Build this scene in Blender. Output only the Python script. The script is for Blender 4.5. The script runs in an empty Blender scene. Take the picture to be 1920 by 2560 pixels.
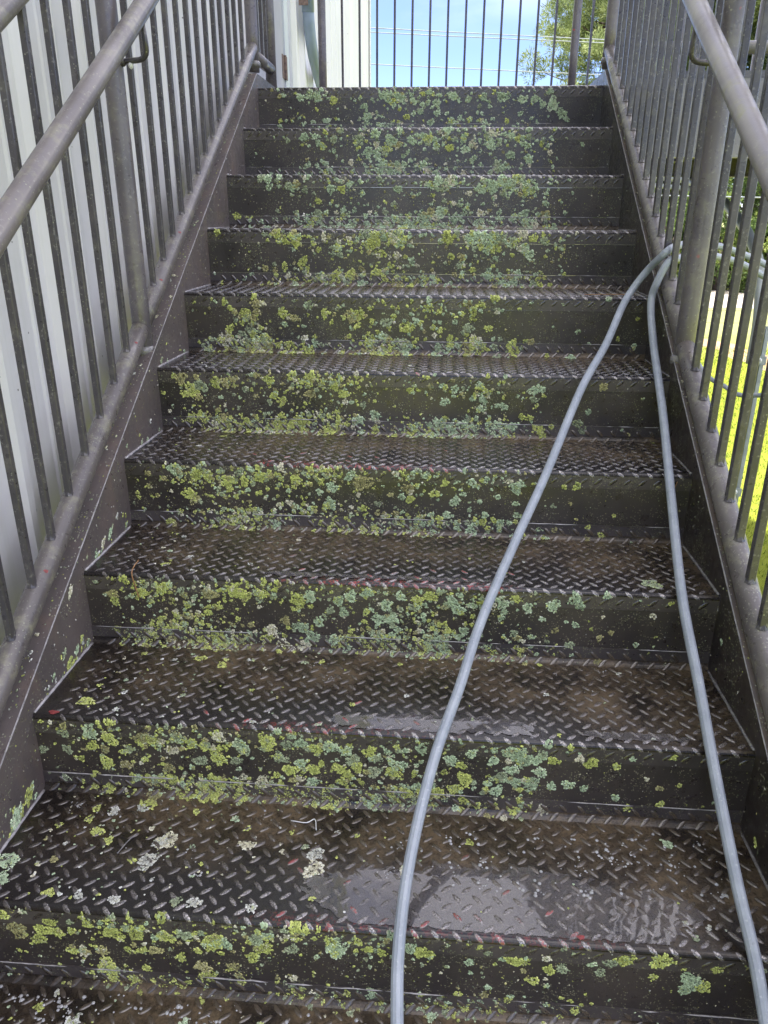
import bpy, bmesh, math
import numpy as np
from mathutils import Matrix, Vector, noise as mnoise

R = np.random.default_rng(11)
SC = bpy.context.scene
COL = SC.collection
PI = math.pi
rad = math.radians

# ------------------------------------------------------------------ camera, sky, sun, exposure
cam_data = bpy.data.cameras.new('camera')
cam = bpy.data.objects.new('camera', cam_data)
COL.objects.link(cam)
cam_data.sensor_fit = 'VERTICAL'
cam_data.sensor_height = 36.0
cam_data.lens = 36.0 * 1875.6 / 2560.0
cam_data.clip_start = 0.02
cam_data.clip_end = 1500.0
cam.matrix_world = Matrix(((0.99701, -0.032142, 0.070277, 0.0906),
                           (0.077158, 0.36332, -0.928464, -3.3967),
                           (0.00431, 0.93111, 0.364713, -0.4889),
                           (0, 0, 0, 1)))
SC.camera = cam

SUN_EL, SUN_AZ = 62.0, -108.0          # azimuth measured clockwise from +Y
world = bpy.data.worlds.new('World')
SC.world = world
world.use_nodes = True
wn, wl = world.node_tree.nodes, world.node_tree.links
wn.clear()
sky = wn.new('ShaderNodeTexSky')
sky.sky_type = 'NISHITA'
sky.sun_disc = False
sky.sun_elevation = rad(SUN_EL)
sky.sun_rotation = rad(SUN_AZ)
sky.altitude = 50
sky.air_density = 0.8
sky.dust_density = 0.1
sky.ozone_density = 2.5
# broken bright cloud over a clear blue band near the horizon, the same all round
wtc = wn.new('ShaderNodeTexCoord')
wsep = wn.new('ShaderNodeSeparateXYZ')
wl.new(wtc.outputs['Generated'], wsep.inputs[0])


def wmath(op, a, b):
    t = wn.new('ShaderNodeMath')
    t.operation = op
    for i, x in enumerate((a, b)):
        if isinstance(x, (int, float)):
            t.inputs[i].default_value = x
        else:
            wl.new(x, t.inputs[i])
    return t.outputs[0]


def wramp(f, a, b, lo=0.0, hi=1.0):
    t = wn.new('ShaderNodeMapRange')
    t.interpolation_type = 'SMOOTHSTEP'
    for k_, v_ in (('From Min', a), ('From Max', b), ('To Min', lo), ('To Max', hi)):
        t.inputs[k_].default_value = v_
    wl.new(f, t.inputs['Value'])
    return t.outputs[0]


zc_ = wmath('ADD', wmath('MAXIMUM', wsep.outputs[2], 0.0), 0.15)
wcomb = wn.new('ShaderNodeCombineXYZ')
wl.new(wmath('DIVIDE', wsep.outputs[0], zc_), wcomb.inputs[0])
wl.new(wmath('DIVIDE', wsep.outputs[1], zc_), wcomb.inputs[1])
wnz = wn.new('ShaderNodeTexNoise')
wnz.inputs['Scale'].default_value = 1.1
wnz.inputs['Detail'].default_value = 7
wnz.inputs['Roughness'].default_value = 0.55
wl.new(wcomb.outputs[0], wnz.inputs['Vector'])
cmask = wmath('MULTIPLY', wramp(wnz.outputs['Fac'], 0.40, 0.60, 0.12, 1.0), wramp(wsep.outputs[2], 0.17, 0.42))
wmix = wn.new('ShaderNodeMix')
wmix.data_type = 'RGBA'
wl.new(cmask, wmix.inputs[0])
wtint = wn.new('ShaderNodeMix')
wtint.data_type = 'RGBA'
wtint.blend_type = 'MULTIPLY'
wtint.inputs[0].default_value = 1.0
wl.new(sky.outputs[0], wtint.inputs[6])
wtint.inputs[7].default_value = (0.76, 0.735, 0.93, 1)
wl.new(wtint.outputs[2], wmix.inputs[6])
wmix.inputs[7].default_value = (10.6, 10.2, 10.9, 1)
bg = wn.new('ShaderNodeBackground')
bg.inputs['Strength'].default_value = 0.05
wo = wn.new('ShaderNodeOutputWorld')
wl.new(wmix.outputs[2], bg.inputs[0])
wl.new(bg.outputs[0], wo.inputs[0])

sd = bpy.data.lights.new('sun', 'SUN')
sun = bpy.data.objects.new('sun', sd)
COL.objects.link(sun)
sd.energy = 2.4
sd.angle = rad(0.6)                 # high on the left: the building's own shadow covers the stairs
sd.color = (1.0, 0.965, 0.90)
_d = Vector((math.sin(rad(SUN_AZ)) * math.cos(rad(SUN_EL)), math.cos(rad(SUN_AZ)) * math.cos(rad(SUN_EL)), math.sin(rad(SUN_EL))))
sun.rotation_euler = _d.to_track_quat('Z', 'Y').to_euler()
sun.location = (-6, -2, 12)

vs = SC.view_settings
vs.view_transform = 'Standard'
vs.look = 'None'
vs.gamma = 1.0
vs.use_curve_mapping = False
vs.exposure = 2.85
SC.render.engine = 'CYCLES'
SC.cycles.use_denoising = True
SC.cycles.max_bounces = 6
SC.cycles.transparent_max_bounces = 12
SC.cycles.caustics_reflective = False
SC.cycles.caustics_refractive = False

# ------------------------------------------------------------------ helpers
ORG = {}                             # world origin of every object made here


def link_mesh(name, me, parent=None, org=(0, 0, 0), mat=None):
    o = bpy.data.objects.new(name, me)
    COL.objects.link(o)
    org = Vector(org)
    if parent is not None:
        o.parent = parent
        o.location = org - ORG[parent.name]
    else:
        o.location = org
    ORG[o.name] = org.copy()
    if mat is not None and len(me.materials) == 0:
        me.materials.append(mat)
    return o


def mesh_np(name, V, F, smooth=False, col=None, colname='tint', mat=None):
    """V (n,3) floats; F list of faces or (m,k) int array."""
    me = bpy.data.meshes.new(name)
    V = np.asarray(V, dtype=np.float32)
    if isinstance(F, np.ndarray):
        m, k = F.shape
        me.vertices.add(len(V))
        me.vertices.foreach_set('co', V.ravel())
        me.loops.add(m * k)
        me.loops.foreach_set('vertex_index', F.astype(np.int32).ravel())
        me.polygons.add(m)
        me.polygons.foreach_set('loop_start', np.arange(0, m * k, k, dtype=np.int32))
        me.polygons.foreach_set('loop_total', np.full(m, k, dtype=np.int32))
        me.update(calc_edges=True)
    else:
        me.from_pydata([tuple(v) for v in V.tolist()], [], F)
        bm_ = bmesh.new()
        bm_.from_mesh(me)
        if all(len(e.link_faces) == 2 for e in bm_.edges):       # closed shells face outwards
            bmesh.ops.recalc_face_normals(bm_, faces=bm_.faces)
            bm_.to_mesh(me)
        bm_.free()
        me.update()
    me.polygons.foreach_set('use_smooth', np.full(len(me.polygons), bool(smooth), dtype=bool))
    if col is not None:
        ca = me.color_attributes.new(colname, 'FLOAT_COLOR', 'POINT')
        c4 = np.ones((len(V), 4), dtype=np.float32)
        c4[:, :3] = col
        ca.data.foreach_set('color', c4.ravel())
    if mat is not None:
        me.materials.append(mat)
    return me


def obj(name, V, F, mat, parent=None, org=None, smooth=False, col=None, kind=None):
    V = np.asarray(V, dtype=np.float64)
    if org is None:
        org = tuple(ORG[parent.name]) if parent is not None else (0, 0, 0)
    me = mesh_np(name, V - np.array(org), F, smooth, col, mat=mat)
    o = link_mesh(name, me, parent, org)
    if kind:
        o['kind'] = kind
    return o


def thing(name, label, cat, loc=(0, 0, 0), group=None):
    o = bpy.data.objects.new(name, None)
    o.empty_display_size = 0.1
    COL.objects.link(o)
    o.location = loc
    ORG[o.name] = Vector(loc)
    o['label'] = label
    o['category'] = cat
    if group:
        o['group'] = group
    return o


def tag(o, label, cat, group=None, kind=None):
    o['label'] = label
    o['category'] = cat
    if group:
        o['group'] = group
    if kind:
        o['kind'] = kind
    return o


def structure(o, label=None):
    o['kind'] = 'structure'
    if label:
        o['label'] = label
    return o


def merge(parts):
    V, F, n = [], [], 0
    for v, f in parts:
        v = np.asarray(v, dtype=np.float64)
        V.append(v)
        F += [tuple(int(i) + n for i in q) for q in f]
        n += len(v)
    return np.vstack(V), F


def box(x0, x1, y0, y1, z0, z1):
    v = [(x0, y0, z0), (x1, y0, z0), (x1, y1, z0), (x0, y1, z0), (x0, y0, z1), (x1, y0, z1), (x1, y1, z1), (x0, y1, z1)]
    f = [(0, 3, 2, 1), (4, 5, 6, 7), (0, 1, 5, 4), (1, 2, 6, 5), (2, 3, 7, 6), (3, 0, 4, 7)]
    return np.array(v, float), f


def bbox_bev(x0, x1, y0, y1, z0, z1, b):
    """Box with its four long (z) edges chamfered."""
    ring = [(x0 + b, y0), (x1 - b, y0), (x1, y0 + b), (x1, y1 - b), (x1 - b, y1), (x0 + b, y1), (x0, y1 - b), (x0, y0 + b)]
    v = [(x, y, z0) for x, y in ring] + [(x, y, z1) for x, y in ring]
    f = [tuple((i, (i + 1) % 8, (i + 1) % 8 + 8, i + 8)) for i in range(8)]
    f += [tuple(range(7, -1, -1)), tuple(range(8, 16))]
    return np.array(v, float), f


def tube(pts, r, n=16, caps=True):
    P = np.array(pts, float)
    m = len(P)
    T = np.zeros_like(P)
    T[1:-1] = P[2:] - P[:-2]
    T[0] = P[1] - P[0]
    T[-1] = P[-1] - P[-2]
    T /= np.linalg.norm(T, axis=1)[:, None]
    a = np.array([0, 0, 1.0]) if abs(T[0][2]) < 0.9 else np.array([1.0, 0, 0])
    u = np.cross(T[0], a)
    u /= np.linalg.norm(u)
    rr = np.full(m, r) if np.isscalar(r) else np.array(r)
    th = np.linspace(0, 2 * PI, n, endpoint=False)
    V = []
    for i in range(m):
        u = u - T[i] * (u @ T[i])
        u /= np.linalg.norm(u)
        w = np.cross(T[i], u)
        V.append(P[i] + rr[i] * (np.cos(th)[:, None] * u + np.sin(th)[:, None] * w))
    V = np.vstack(V)
    F = []
    for i in range(m - 1):
        for j in range(n):
            F.append((i * n + j, i * n + (j + 1) % n, (i + 1) * n + (j + 1) % n, (i + 1) * n + j))
    if caps:
        F.append(tuple(range(n - 1, -1, -1)))
        F.append(tuple((m - 1) * n + j for j in range(n)))
    return V, F


def spline(pts, k=8):
    """Catmull-Rom through the points."""
    P = np.array(pts, float)
    Q = np.vstack([2 * P[0] - P[1], P, 2 * P[-1] - P[-2]])
    out = []
    for i in range(1, len(Q) - 2):
        p0, p1, p2, p3 = Q[i - 1], Q[i], Q[i + 1], Q[i + 2]
        for t in np.linspace(0, 1, k, endpoint=False):
            out.append(0.5 * ((2 * p1) + (-p0 + p2) * t + (2 * p0 - 5 * p1 + 4 * p2 - p3) * t * t + (-p0 + 3 * p1 - 3 * p2 + p3) * t ** 3))
    out.append(P[-1])
    return np.array(out)


def fillet(pts, r, k=6):
    """Round the inner corners of a polyline with radius-like offset r."""
    P = [np.array(p, float) for p in pts]
    out = [P[0]]
    for i in range(1, len(P) - 1):
        a, b, c = P[i - 1], P[i], P[i + 1]
        u = (a - b) / np.linalg.norm(a - b)
        w = (c - b) / np.linalg.norm(c - b)
        s, e = b + u * r, b + w * r
        for t in np.linspace(0, 1, k):
            out.append((1 - t) ** 2 * s + 2 * t * (1 - t) * b + t * t * e)
    out.append(P[-1])
    return out


# ------------------------------------------------------------------ materials
def new_mat(name):
    m = bpy.data.materials.new(name)
    m.use_nodes = True
    nt = m.node_tree
    return m, nt.nodes, nt.links, nt.nodes['Principled BSDF']


class NT:
    """Small wrapper to write node graphs tersely."""
    def __init__(self, name):
        self.m, self.n, self.l, self.p = new_mat(name)
        self.tc = self.n.new('ShaderNodeNewGeometry').outputs['Position']

    def noise(self, scale, detail=3, rough=0.5, vec=None, dist=0.0, sx=(1, 1, 1)):
        t = self.n.new('ShaderNodeTexNoise')
        t.inputs['Scale'].default_value = scale
        t.inputs['Detail'].default_value = detail
        t.inputs['Roughness'].default_value = rough
        t.inputs['Distortion'].default_value = dist
        v = vec or self.tc
        if sx != (1, 1, 1):
            mp = self.n.new('ShaderNodeMapping')
            mp.inputs['Scale'].default_value = sx
            self.l.new(v, mp.inputs[0])
            v = mp.outputs[0]
        self.l.new(v, t.inputs['Vector'])
        return t.outputs['Fac']

    def voro(self, scale, feature='F1', out='Distance', rnd=1.0, vec=None):
        t = self.n.new('ShaderNodeTexVoronoi')
        t.feature = feature
        t.inputs['Scale'].default_value = scale
        t.inputs['Randomness'].default_value = rnd
        self.l.new(vec or self.tc, t.inputs['Vector'])
        return t.outputs[out]

    def ramp(self, f, a, b, lo=0.0, hi=1.0):
        t = self.n.new('ShaderNodeMapRange')
        t.inputs['From Min'].default_value = a
        t.inputs['From Max'].default_value = b
        t.inputs['To Min'].default_value = lo
        t.inputs['To Max'].default_value = hi
        self.l.new(f, t.inputs['Value'])
        return t.outputs[0]

    def math(self, op, a, b=None):
        t = self.n.new('ShaderNodeMath')
        t.operation = op
        for i, x in enumerate((a, b)):
            if x is None:
                continue
            if isinstance(x, (int, float)):
                t.inputs[i].default_value = x
            else:
                self.l.new(x, t.inputs[i])
        return t.outputs[0]

    def mix(self, f, a, b, mode='MIX'):
        t = self.n.new('ShaderNodeMix')
        t.data_type = 'RGBA'
        t.blend_type = mode
        for i, x in ((0, f), (6, a), (7, b)):
            if isinstance(x, (int, float)):
                t.inputs[i].default_value = x
            elif isinstance(x, tuple):
                t.inputs[i].default_value = (*x, 1)
            else:
                self.l.new(x, t.inputs[i])
        return t.outputs[2]

    def attr(self, name, out='Color'):
        t = self.n.new('ShaderNodeAttribute')
        t.attribute_name = name
        return t.outputs[out]

    def sep(self, c):
        t = self.n.new('ShaderNodeSeparateColor')
        self.l.new(c, t.inputs[0])
        return t.outputs

    def xyz(self, v=None):
        t = self.n.new('ShaderNodeSeparateXYZ')
        self.l.new(v or self.tc, t.inputs[0])
        return t.outputs

    def set(self, **kw):
        for k, v in kw.items():
            k = k.replace('_', ' ')
            s = self.p.inputs[k]
            if isinstance(v, (int, float)):
                s.default_value = v
            elif isinstance(v, tuple):
                s.default_value = (*v, 1)
            else:
                self.l.new(v, s)

    def bump(self, h, strength=0.5, dist=0.001, chain=None):
        b = self.n.new('ShaderNodeBump')
        b.inputs['Strength'].default_value = strength
        b.inputs['Distance'].default_value = dist
        self.l.new(h, b.inputs['Height'])
        if chain is not None:
            self.l.new(chain, b.inputs['Normal'])
        return b.outputs[0]


def mat_tread():
    t = NT('wet_diamond_plate')
    s = t.sep(t.attr('tint'))               # R primer, G algae film, B unused
    big = t.noise(9, 3)
    fine = t.noise(170, 4, 0.65)
    film = t.math('MULTIPLY', s[1], t.ramp(big, 0.36, 0.60, 0.12, 1.0))
    film = t.math('MULTIPLY', film, t.ramp(t.noise(34, 4, 0.65), 0.36, 0.62, 0.35, 1.15))
    film = t.math('MULTIPLY', film, t.ramp(fine, 0.32, 0.6, 0.45, 1.1))
    base = t.mix(film, (0.0110, 0.0088, 0.0080), (0.130, 0.095, 0.058))
    base = t.mix(s[2], base, t.mix(t.ramp(big, .35, .65), (0.022, 0.018, 0.017), (0.056, 0.046, 0.040)))
    gr = t.ramp(t.noise(320, 3, 0.7), 0.60, 0.72, 0, 0.55)
    base = t.mix(t.math('MULTIPLY', gr, s[1]), base, (0.13, 0.12, 0.075))
    rn = t.math('MULTIPLY', t.ramp(t.noise(140, 4, 0.65), 0.50, 0.60), t.ramp(t.noise(16, 2), 0.42, 0.6, 0.1, 0.8))
    red = t.math('MULTIPLY', t.ramp(s[0], 0.2, 0.9), rn)
    base = t.mix(red, base, (0.33, 0.045, 0.04))
    t.set(Base_Color=base, Roughness=t.math('ADD', t.ramp(t.math('ADD', t.noise(60, 4, 0.6), t.math('MULTIPLY', film, 0.25)), 0.3, 0.95, 0.10, 0.5), t.math('MULTIPLY', s[2], 0.22)),
          Coat_Weight=t.math('MULTIPLY', t.ramp(film, 0, 1, 0.75, 0.22), t.ramp(s[2], 0, 1, 1.0, 0.1)), Coat_Roughness=0.04, Coat_IOR=1.36, Specular_IOR_Level=0.3)
    h = t.bump(t.noise(420, 3, 0.7), 0.35, 0.0008)
    h = t.bump(t.noise(110, 3, 0.6), 0.35, 0.0016, h)
    t.set(Normal=h)
    cb = t.bump(t.noise(85, 4, 0.6), 0.5, 0.0022)
    t.l.new(cb, t.p.inputs['Coat Normal'])
    return t.m


def mat_riser():
    t = NT('dark_painted_riser')
    base = t.mix(t.ramp(t.noise(6, 4), 0.35, 0.7), (0.025, 0.0205, 0.0205), (0.056, 0.045, 0.040))
    streak = t.noise(30, 3, 0.6, sx=(1, 1, 0.12))
    base = t.mix(t.ramp(streak, 0.55, 0.75, 0, 0.5), base, (0.055, 0.047, 0.036))
    cell = t.voro(330, out='Color')
    cs = t.sep(cell)
    d = t.voro(330)
    den = t.ramp(t.noise(22, 3), 0.42, 0.66, 0.0, 0.40)
    spot = t.math('MULTIPLY', t.math('LESS_THAN', d, 0.42), t.math('LESS_THAN', cs[0], den))
    sc = t.mix(cs[1], (0.13, 0.15, 0.07), (0.24, 0.22, 0.15))
    base = t.mix(t.math('MULTIPLY', spot, 0.8), base, sc)
    t.set(Base_Color=base, Roughness=t.ramp(t.noise(45, 4, 0.6), 0.3, 0.75, 0.22, 0.6), Coat_Weight=0.25, Coat_Roughness=0.12)
    h = t.bump(t.noise(260, 4, 0.7), 0.45, 0.001)
    t.set(Normal=h)
    return t.m


def mat_stringer():
    t = NT('weathered_stringer_paint')
    base = t.mix(t.ramp(t.noise(4, 4), 0.35, 0.7), (0.088, 0.075, 0.074), (0.140, 0.115, 0.106))
    base = t.mix(t.ramp(t.noise(14, 4, 0.6, sx=(1, 1, 0.4)), 0.5, 0.8, 0, 0.6), base, (0.19, 0.13, 0.10))
    cs = t.sep(t.voro(210, out='Color'))
    d = t.voro(210)
    den = t.ramp(t.noise(12, 3), 0.45, 0.72, 0.0, 0.45)
    spot = t.math('MULTIPLY', t.math('LESS_THAN', d, 0.38), t.math('LESS_THAN', cs[0], den))
    base = t.mix(t.math('MULTIPLY', spot, 0.75), base, t.mix(cs[1], (0.20, 0.23, 0.11), (0.34, 0.33, 0.27)))
    t.set(Base_Color=base, Roughness=t.ramp(t.noise(50, 4), 0.3, 0.75, 0.25, 0.55), Coat_Weight=0.2, Coat_Roughness=0.15)
    t.set(Normal=t.bump(t.noise(180, 4, 0.65), 0.35, 0.001))
    return t.m


def mat_rail(name, c0, c1, algae, speck=0.22, rmin=0.24, rmax=0.5, red=False):
    t = NT(name)
    base = t.mix(t.ramp(t.noise(7, 4), 0.35, 0.68), c0, c1)
    base = t.mix(t.ramp(t.noise(28, 5, 0.65), 0.52, 0.72, 0, algae), base, (0.24, 0.23, 0.155))
    base = t.mix(t.ramp(t.noise(120, 3, 0.6), 0.60, 0.70, 0, 0.45), base, (0.30, 0.29, 0.26))
    cs = t.sep(t.voro(240, out='Color'))
    d = t.voro(240)
    den = t.ramp(t.noise(11, 3), 0.42, 0.68, 0.0, speck)
    spot = t.math('MULTIPLY', t.math('LESS_THAN', d, t.math('MULTIPLY', cs[2], 0.45)), t.math('LESS_THAN', cs[0], den))
    base = t.mix(t.math('MULTIPLY', spot, 0.65), base, (0.29, 0.29, 0.21))
    if red:
        r = t.ramp(t.noise(13, 2, 0.4), 0.735, 0.75)
        base = t.mix(r, base, (0.42, 0.06, 0.06))
    t.set(Base_Color=base, Roughness=t.ramp(t.noise(60, 4), 0.3, 0.75, rmin, rmax), Coat_Weight=0.25, Coat_Roughness=0.12)
    t.set(Normal=t.bump(t.noise(240, 4, 0.7), 0.3, 0.0009))
    return t.m


def mat_lichen():
    t = NT('lichen')
    c = t.attr('tint')
    n = t.ramp(t.noise(900, 2, 0.6), 0.3, 0.7, 0.70, 1.28)
    mul = t.n.new('ShaderNodeVectorMath')
    mul.operation = 'SCALE'
    t.l.new(c, mul.inputs[0])
    t.l.new(n, mul.inputs['Scale'])
    t.set(Base_Color=mul.outputs[0], Roughness=0.82, Specular_IOR_Level=0.25)
    return t.m


def mat_water():
    m = bpy.data.materials.new('standing_water')
    m.use_nodes = True
    n, l = m.node_tree.nodes, m.node_tree.links
    n.clear()
    out = n.new('ShaderNodeOutputMaterial')
    mixn = n.new('ShaderNodeMixShader')
    fr = n.new('ShaderNodeFresnel')
    fr.inputs['IOR'].default_value = 1.62
    tr = n.new('ShaderNodeBsdfTransparent')
    tr.inputs[0].default_value = (0.93, 0.91, 0.90, 1)
    gl = n.new('ShaderNodeBsdfGlossy')
    gl.inputs['Roughness'].default_value = 0.02
    # soapy run-off: a little suspended white, also painting in brighter sky reflection
    df = n.new('ShaderNodeBsdfDiffuse')
    df.inputs[0].default_value = (0.62, 0.58, 0.58, 1)
    body = n.new('ShaderNodeMixShader')
    body.inputs[0].default_value = 0.11
    l.new(tr.outputs[0], body.inputs[1])
    l.new(df.outputs[0], body.inputs[2])
    geo = n.new('ShaderNodeNewGeometry')
    nz = n.new('ShaderNodeTexNoise')
    nz.inputs['Scale'].default_value = 30
    nz.inputs['Detail'].default_value = 2
    l.new(geo.outputs['Position'], nz.inputs['Vector'])
    b = n.new('ShaderNodeBump')
    b.inputs['Strength'].default_value = 0.28
    b.inputs['Distance'].default_value = 0.0012
    l.new(nz.outputs['Fac'], b.inputs['Height'])
    l.new(b.outputs[0], gl.inputs['Normal'])
    l.new(fr.outputs[0], mixn.inputs[0])
    l.new(body.outputs[0], mixn.inputs[1])
    l.new(gl.outputs[0], mixn.inputs[2])
    l.new(mixn.outputs[0], out.inputs[0])
    return m


def mat_simple(name, c0, c1, scale=8, rough=(0.4, 0.6), bump=(200, 0.2, 0.001), spec=None, metal=None, detail=4, sx=(1, 1, 1), lo=0.35, hi=0.65):
    t = NT(name)
    t.set(Base_Color=t.mix(t.ramp(t.noise(scale, detail, 0.55, sx=sx), lo, hi), c0, c1), Roughness=t.ramp(t.noise(scale * 3, 3), 0.3, 0.7, *rough))
    if bump:
        t.set(Normal=t.bump(t.noise(bump[0], 3, 0.6), bump[1], bump[2]))
    if spec is not None:
        t.set(Specular_IOR_Level=spec)
    if metal is not None:
        t.set(Metallic=metal)
    return t.m


def mat_wall():
    t = NT('white_ribbed_metal')
    base = t.mix(t.ramp(t.noise(3.0, 4, 0.6, sx=(1, 1, 0.25)), 0.3, 0.7), (0.71, 0.71, 0.715), (0.79, 0.78, 0.775))
    st = t.noise(40, 3, 0.6, sx=(1, 1, 0.03))
    base = t.mix(t.ramp(st, 0.5, 0.8, 0, 0.45), base, (0.60, 0.61, 0.55))
    sp = t.voro(16)
    base = t.mix(t.math('MULTIPLY', t.math('LESS_THAN', sp, 0.045), 0.8), base, (0.12, 0.11, 0.09))
    t.set(Base_Color=base, Roughness=t.ramp(t.noise(20, 3), 0.3, 0.7, 0.32, 0.5), Normal=t.bump(t.noise(5, 2), 0.2, 0.01))
    return t.m


def mat_hose():
    t = NT('grey_blue_vinyl_hose')
    base = t.mix(t.ramp(t.noise(30, 3), 0.35, 0.65), (0.265, 0.295, 0.34), (0.335, 0.365, 0.41))
    base = t.mix(t.ramp(t.noise(200, 3, 0.6), 0.60, 0.70, 0, 0.6), base, (0.50, 0.52, 0.53))
    base = t.mix(t.ramp(t.noise(90, 3, 0.6), 0.66, 0.74, 0, 0.5), base, (0.16, 0.18, 0.20))
    t.set(Base_Color=base, Roughness=0.38, Normal=t.bump(t.noise(300, 2), 0.15, 0.0006))
    return t.m


def mat_leaf(name, a, b, c):
    t = NT(name)
    oi = t.attr('tint')
    s = t.sep(oi)
    base = t.mix(t.ramp(s[0], 0.0, 0.6), a, b)
    base = t.mix(t.ramp(s[0], 0.6, 1.0), base, c)
    t.set(Base_Color=base, Roughness=0.55, Specular_IOR_Level=0.3)
    # thin leaves let light through
    tl = t.n.new('ShaderNodeBsdfTranslucent')
    t.l.new(base, tl.inputs[0])
    mx = t.n.new('ShaderNodeMixShader')
    mx.inputs[0].default_value = 0.5
    out = [q for q in t.n if q.type == 'OUTPUT_MATERIAL'][0]
    t.l.new(t.p.outputs[0], mx.inputs[1])
    t.l.new(tl.outputs[0], mx.inputs[2])
    t.l.new(mx.outputs[0], out.inputs[0])
    return t.m


M_TREAD = mat_tread()
M_RISER = mat_riser()
M_STR = mat_stringer()
M_RAIL = mat_rail('bronze_rail_paint', (0.100, 0.088, 0.096), (0.150, 0.132, 0.136), 0.35, red=True)
M_HAND = mat_rail('worn_handrail_paint', (0.112, 0.096, 0.094), (0.172, 0.150, 0.145), 0.75, 0.2, 0.28, 0.5)
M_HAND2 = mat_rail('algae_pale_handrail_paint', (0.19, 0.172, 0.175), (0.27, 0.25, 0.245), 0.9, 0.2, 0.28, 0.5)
M_PICK = mat_rail('bronze_picket_paint', (0.050, 0.045, 0.050), (0.082, 0.073, 0.076), 0.22, 0.2)
M_LOW = mat_rail('lichen_flecked_rail_paint', (0.092, 0.080, 0.077), (0.145, 0.128, 0.120), 0.85, 0.5, red=True)
M_LIP = M_RISER.copy()
M_LIP.name = 'rubbed_lip_paint'
for q_ in M_LIP.node_tree.nodes:
    if q_.type == 'MIX' and abs(q_.inputs[6].default_value[0] - 0.025) < 1e-4 and abs(q_.inputs[7].default_value[0] - 0.056) < 1e-4:
        q_.inputs[6].default_value = (0.038, 0.032, 0.033, 1)
        q_.inputs[7].default_value = (0.085, 0.072, 0.068, 1)
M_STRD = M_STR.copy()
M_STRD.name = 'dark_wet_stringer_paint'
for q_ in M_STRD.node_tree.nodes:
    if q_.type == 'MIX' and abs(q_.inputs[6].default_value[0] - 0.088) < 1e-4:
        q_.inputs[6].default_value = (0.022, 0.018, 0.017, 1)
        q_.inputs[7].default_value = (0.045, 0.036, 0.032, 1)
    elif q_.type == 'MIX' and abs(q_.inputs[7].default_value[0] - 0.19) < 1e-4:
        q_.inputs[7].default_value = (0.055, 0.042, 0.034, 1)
M_LICH = mat_lichen()
M_WATER = mat_water()
M_WALL = mat_wall()
M_HOSE = mat_hose()
M_DOOR = mat_simple('lilac_grey_door_paint', (0.42, 0.42, 0.46), (0.46, 0.455, 0.49), 5, (0.35, 0.45))
M_JAMB = mat_simple('white_frame_paint', (0.62, 0.68, 0.72), (0.68, 0.72, 0.74), 4, (0.35, 0.5))
M_DARK = mat_simple('dark_gap', (0.05, 0.04, 0.04), (0.09, 0.07, 0.06), 20)
M_RUST = mat_simple('rusty_hinge', (0.09, 0.06, 0.055), (0.22, 0.15, 0.12), 60, (0.5, 0.8))
M_SPOUT = mat_simple('blue_grey_downspout', (0.24, 0.30, 0.42), (0.29, 0.36, 0.49), 4, (0.3, 0.45))
M_GALV = mat_simple('galvanised_steel', (0.40, 0.43, 0.46), (0.54, 0.57, 0.60), 25, (0.3, 0.5), metal=0.35)
M_GREYPIPE = mat_simple('grey_painted_pipe', (0.34, 0.36, 0.35), (0.42, 0.44, 0.43), 10, (0.35, 0.5))
M_FASCIA = mat_rail('weathered_fascia_paint', (0.15, 0.14, 0.14), (0.21, 0.195, 0.19), 0.5, 0.3)
M_WIRE = mat_simple('cable_rubber', (0.20, 0.22, 0.24), (0.26, 0.28, 0.30), 5)
M_BARK = mat_simple('bark', (0.05, 0.038, 0.03), (0.11, 0.085, 0.07), 9, (0.8, 0.95), (30, 0.8, 0.03), sx=(1, 1, 0.3))
M_PINE = mat_leaf('pine_needles', (0.11, 0.15, 0.06), (0.23, 0.28, 0.11), (0.36, 0.40, 0.18))
M_LEAF = mat_leaf('broad_leaves', (0.05, 0.085, 0.025), (0.13, 0.19, 0.045), (0.28, 0.32, 0.08))
M_FOAM = mat_simple('foam_and_droplets', (0.55, 0.55, 0.54), (0.75, 0.75, 0.73), 300, (0.1, 0.2), None)
M_NEEDLE = mat_simple('dead_needle', (0.25, 0.12, 0.05), (0.38, 0.22, 0.10), 90, (0.5, 0.7))
M_EDGE = mat_simple('painted_edge_glint', (0.26, 0.25, 0.25), (0.46, 0.44, 0.44), 60, (0.2, 0.4))  # pale tone painted in as sky highlight on wet edges
M_WELD = mat_simple('weld_bead', (0.14, 0.13, 0.13), (0.26, 0.25, 0.24), 150, (0.12, 0.3), (300, 0.5, 0.001))

# ------------------------------------------------------------------ the place: measures in metres
RUN, RISE = 0.279, 0.17465
SL = RISE / RUN
HW = 0.6865                      # half the clear width between the stringers
NSTEP = 15
GZ = -3.0                        # ground level (landing deck is z = 0)

# ground, paths ------------------------------------------------------
def sheet(name, pts, z, mat, kind='structure'):
    V = [(x, y, z) for x, y in pts]
    o = obj(name, V, [tuple(range(len(V)))], mat)
    o['kind'] = kind
    return o


def mat_grass_ground():
    t = NT('lawn')
    a = t.mix(t.ramp(t.noise(0.5, 4), 0.35, 0.65), (0.19, 0.22, 0.022), (0.24, 0.265, 0.032))
    far = t.ramp(t.xyz()[1], 11.5, 15.5)
    a = t.mix(far, a, (0.26, 0.26, 0.12))
    a = t.mix(t.ramp(t.noise(40, 4, 0.7), 0.4, 0.7, 0, 0.6), a, (0.13, 0.17, 0.02))
    t.set(Base_Color=a, Roughness=0.9, Specular_IOR_Level=0.1, Normal=t.bump(t.noise(60, 4, 0.7), 0.8, 0.02))
    return t.m


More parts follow.
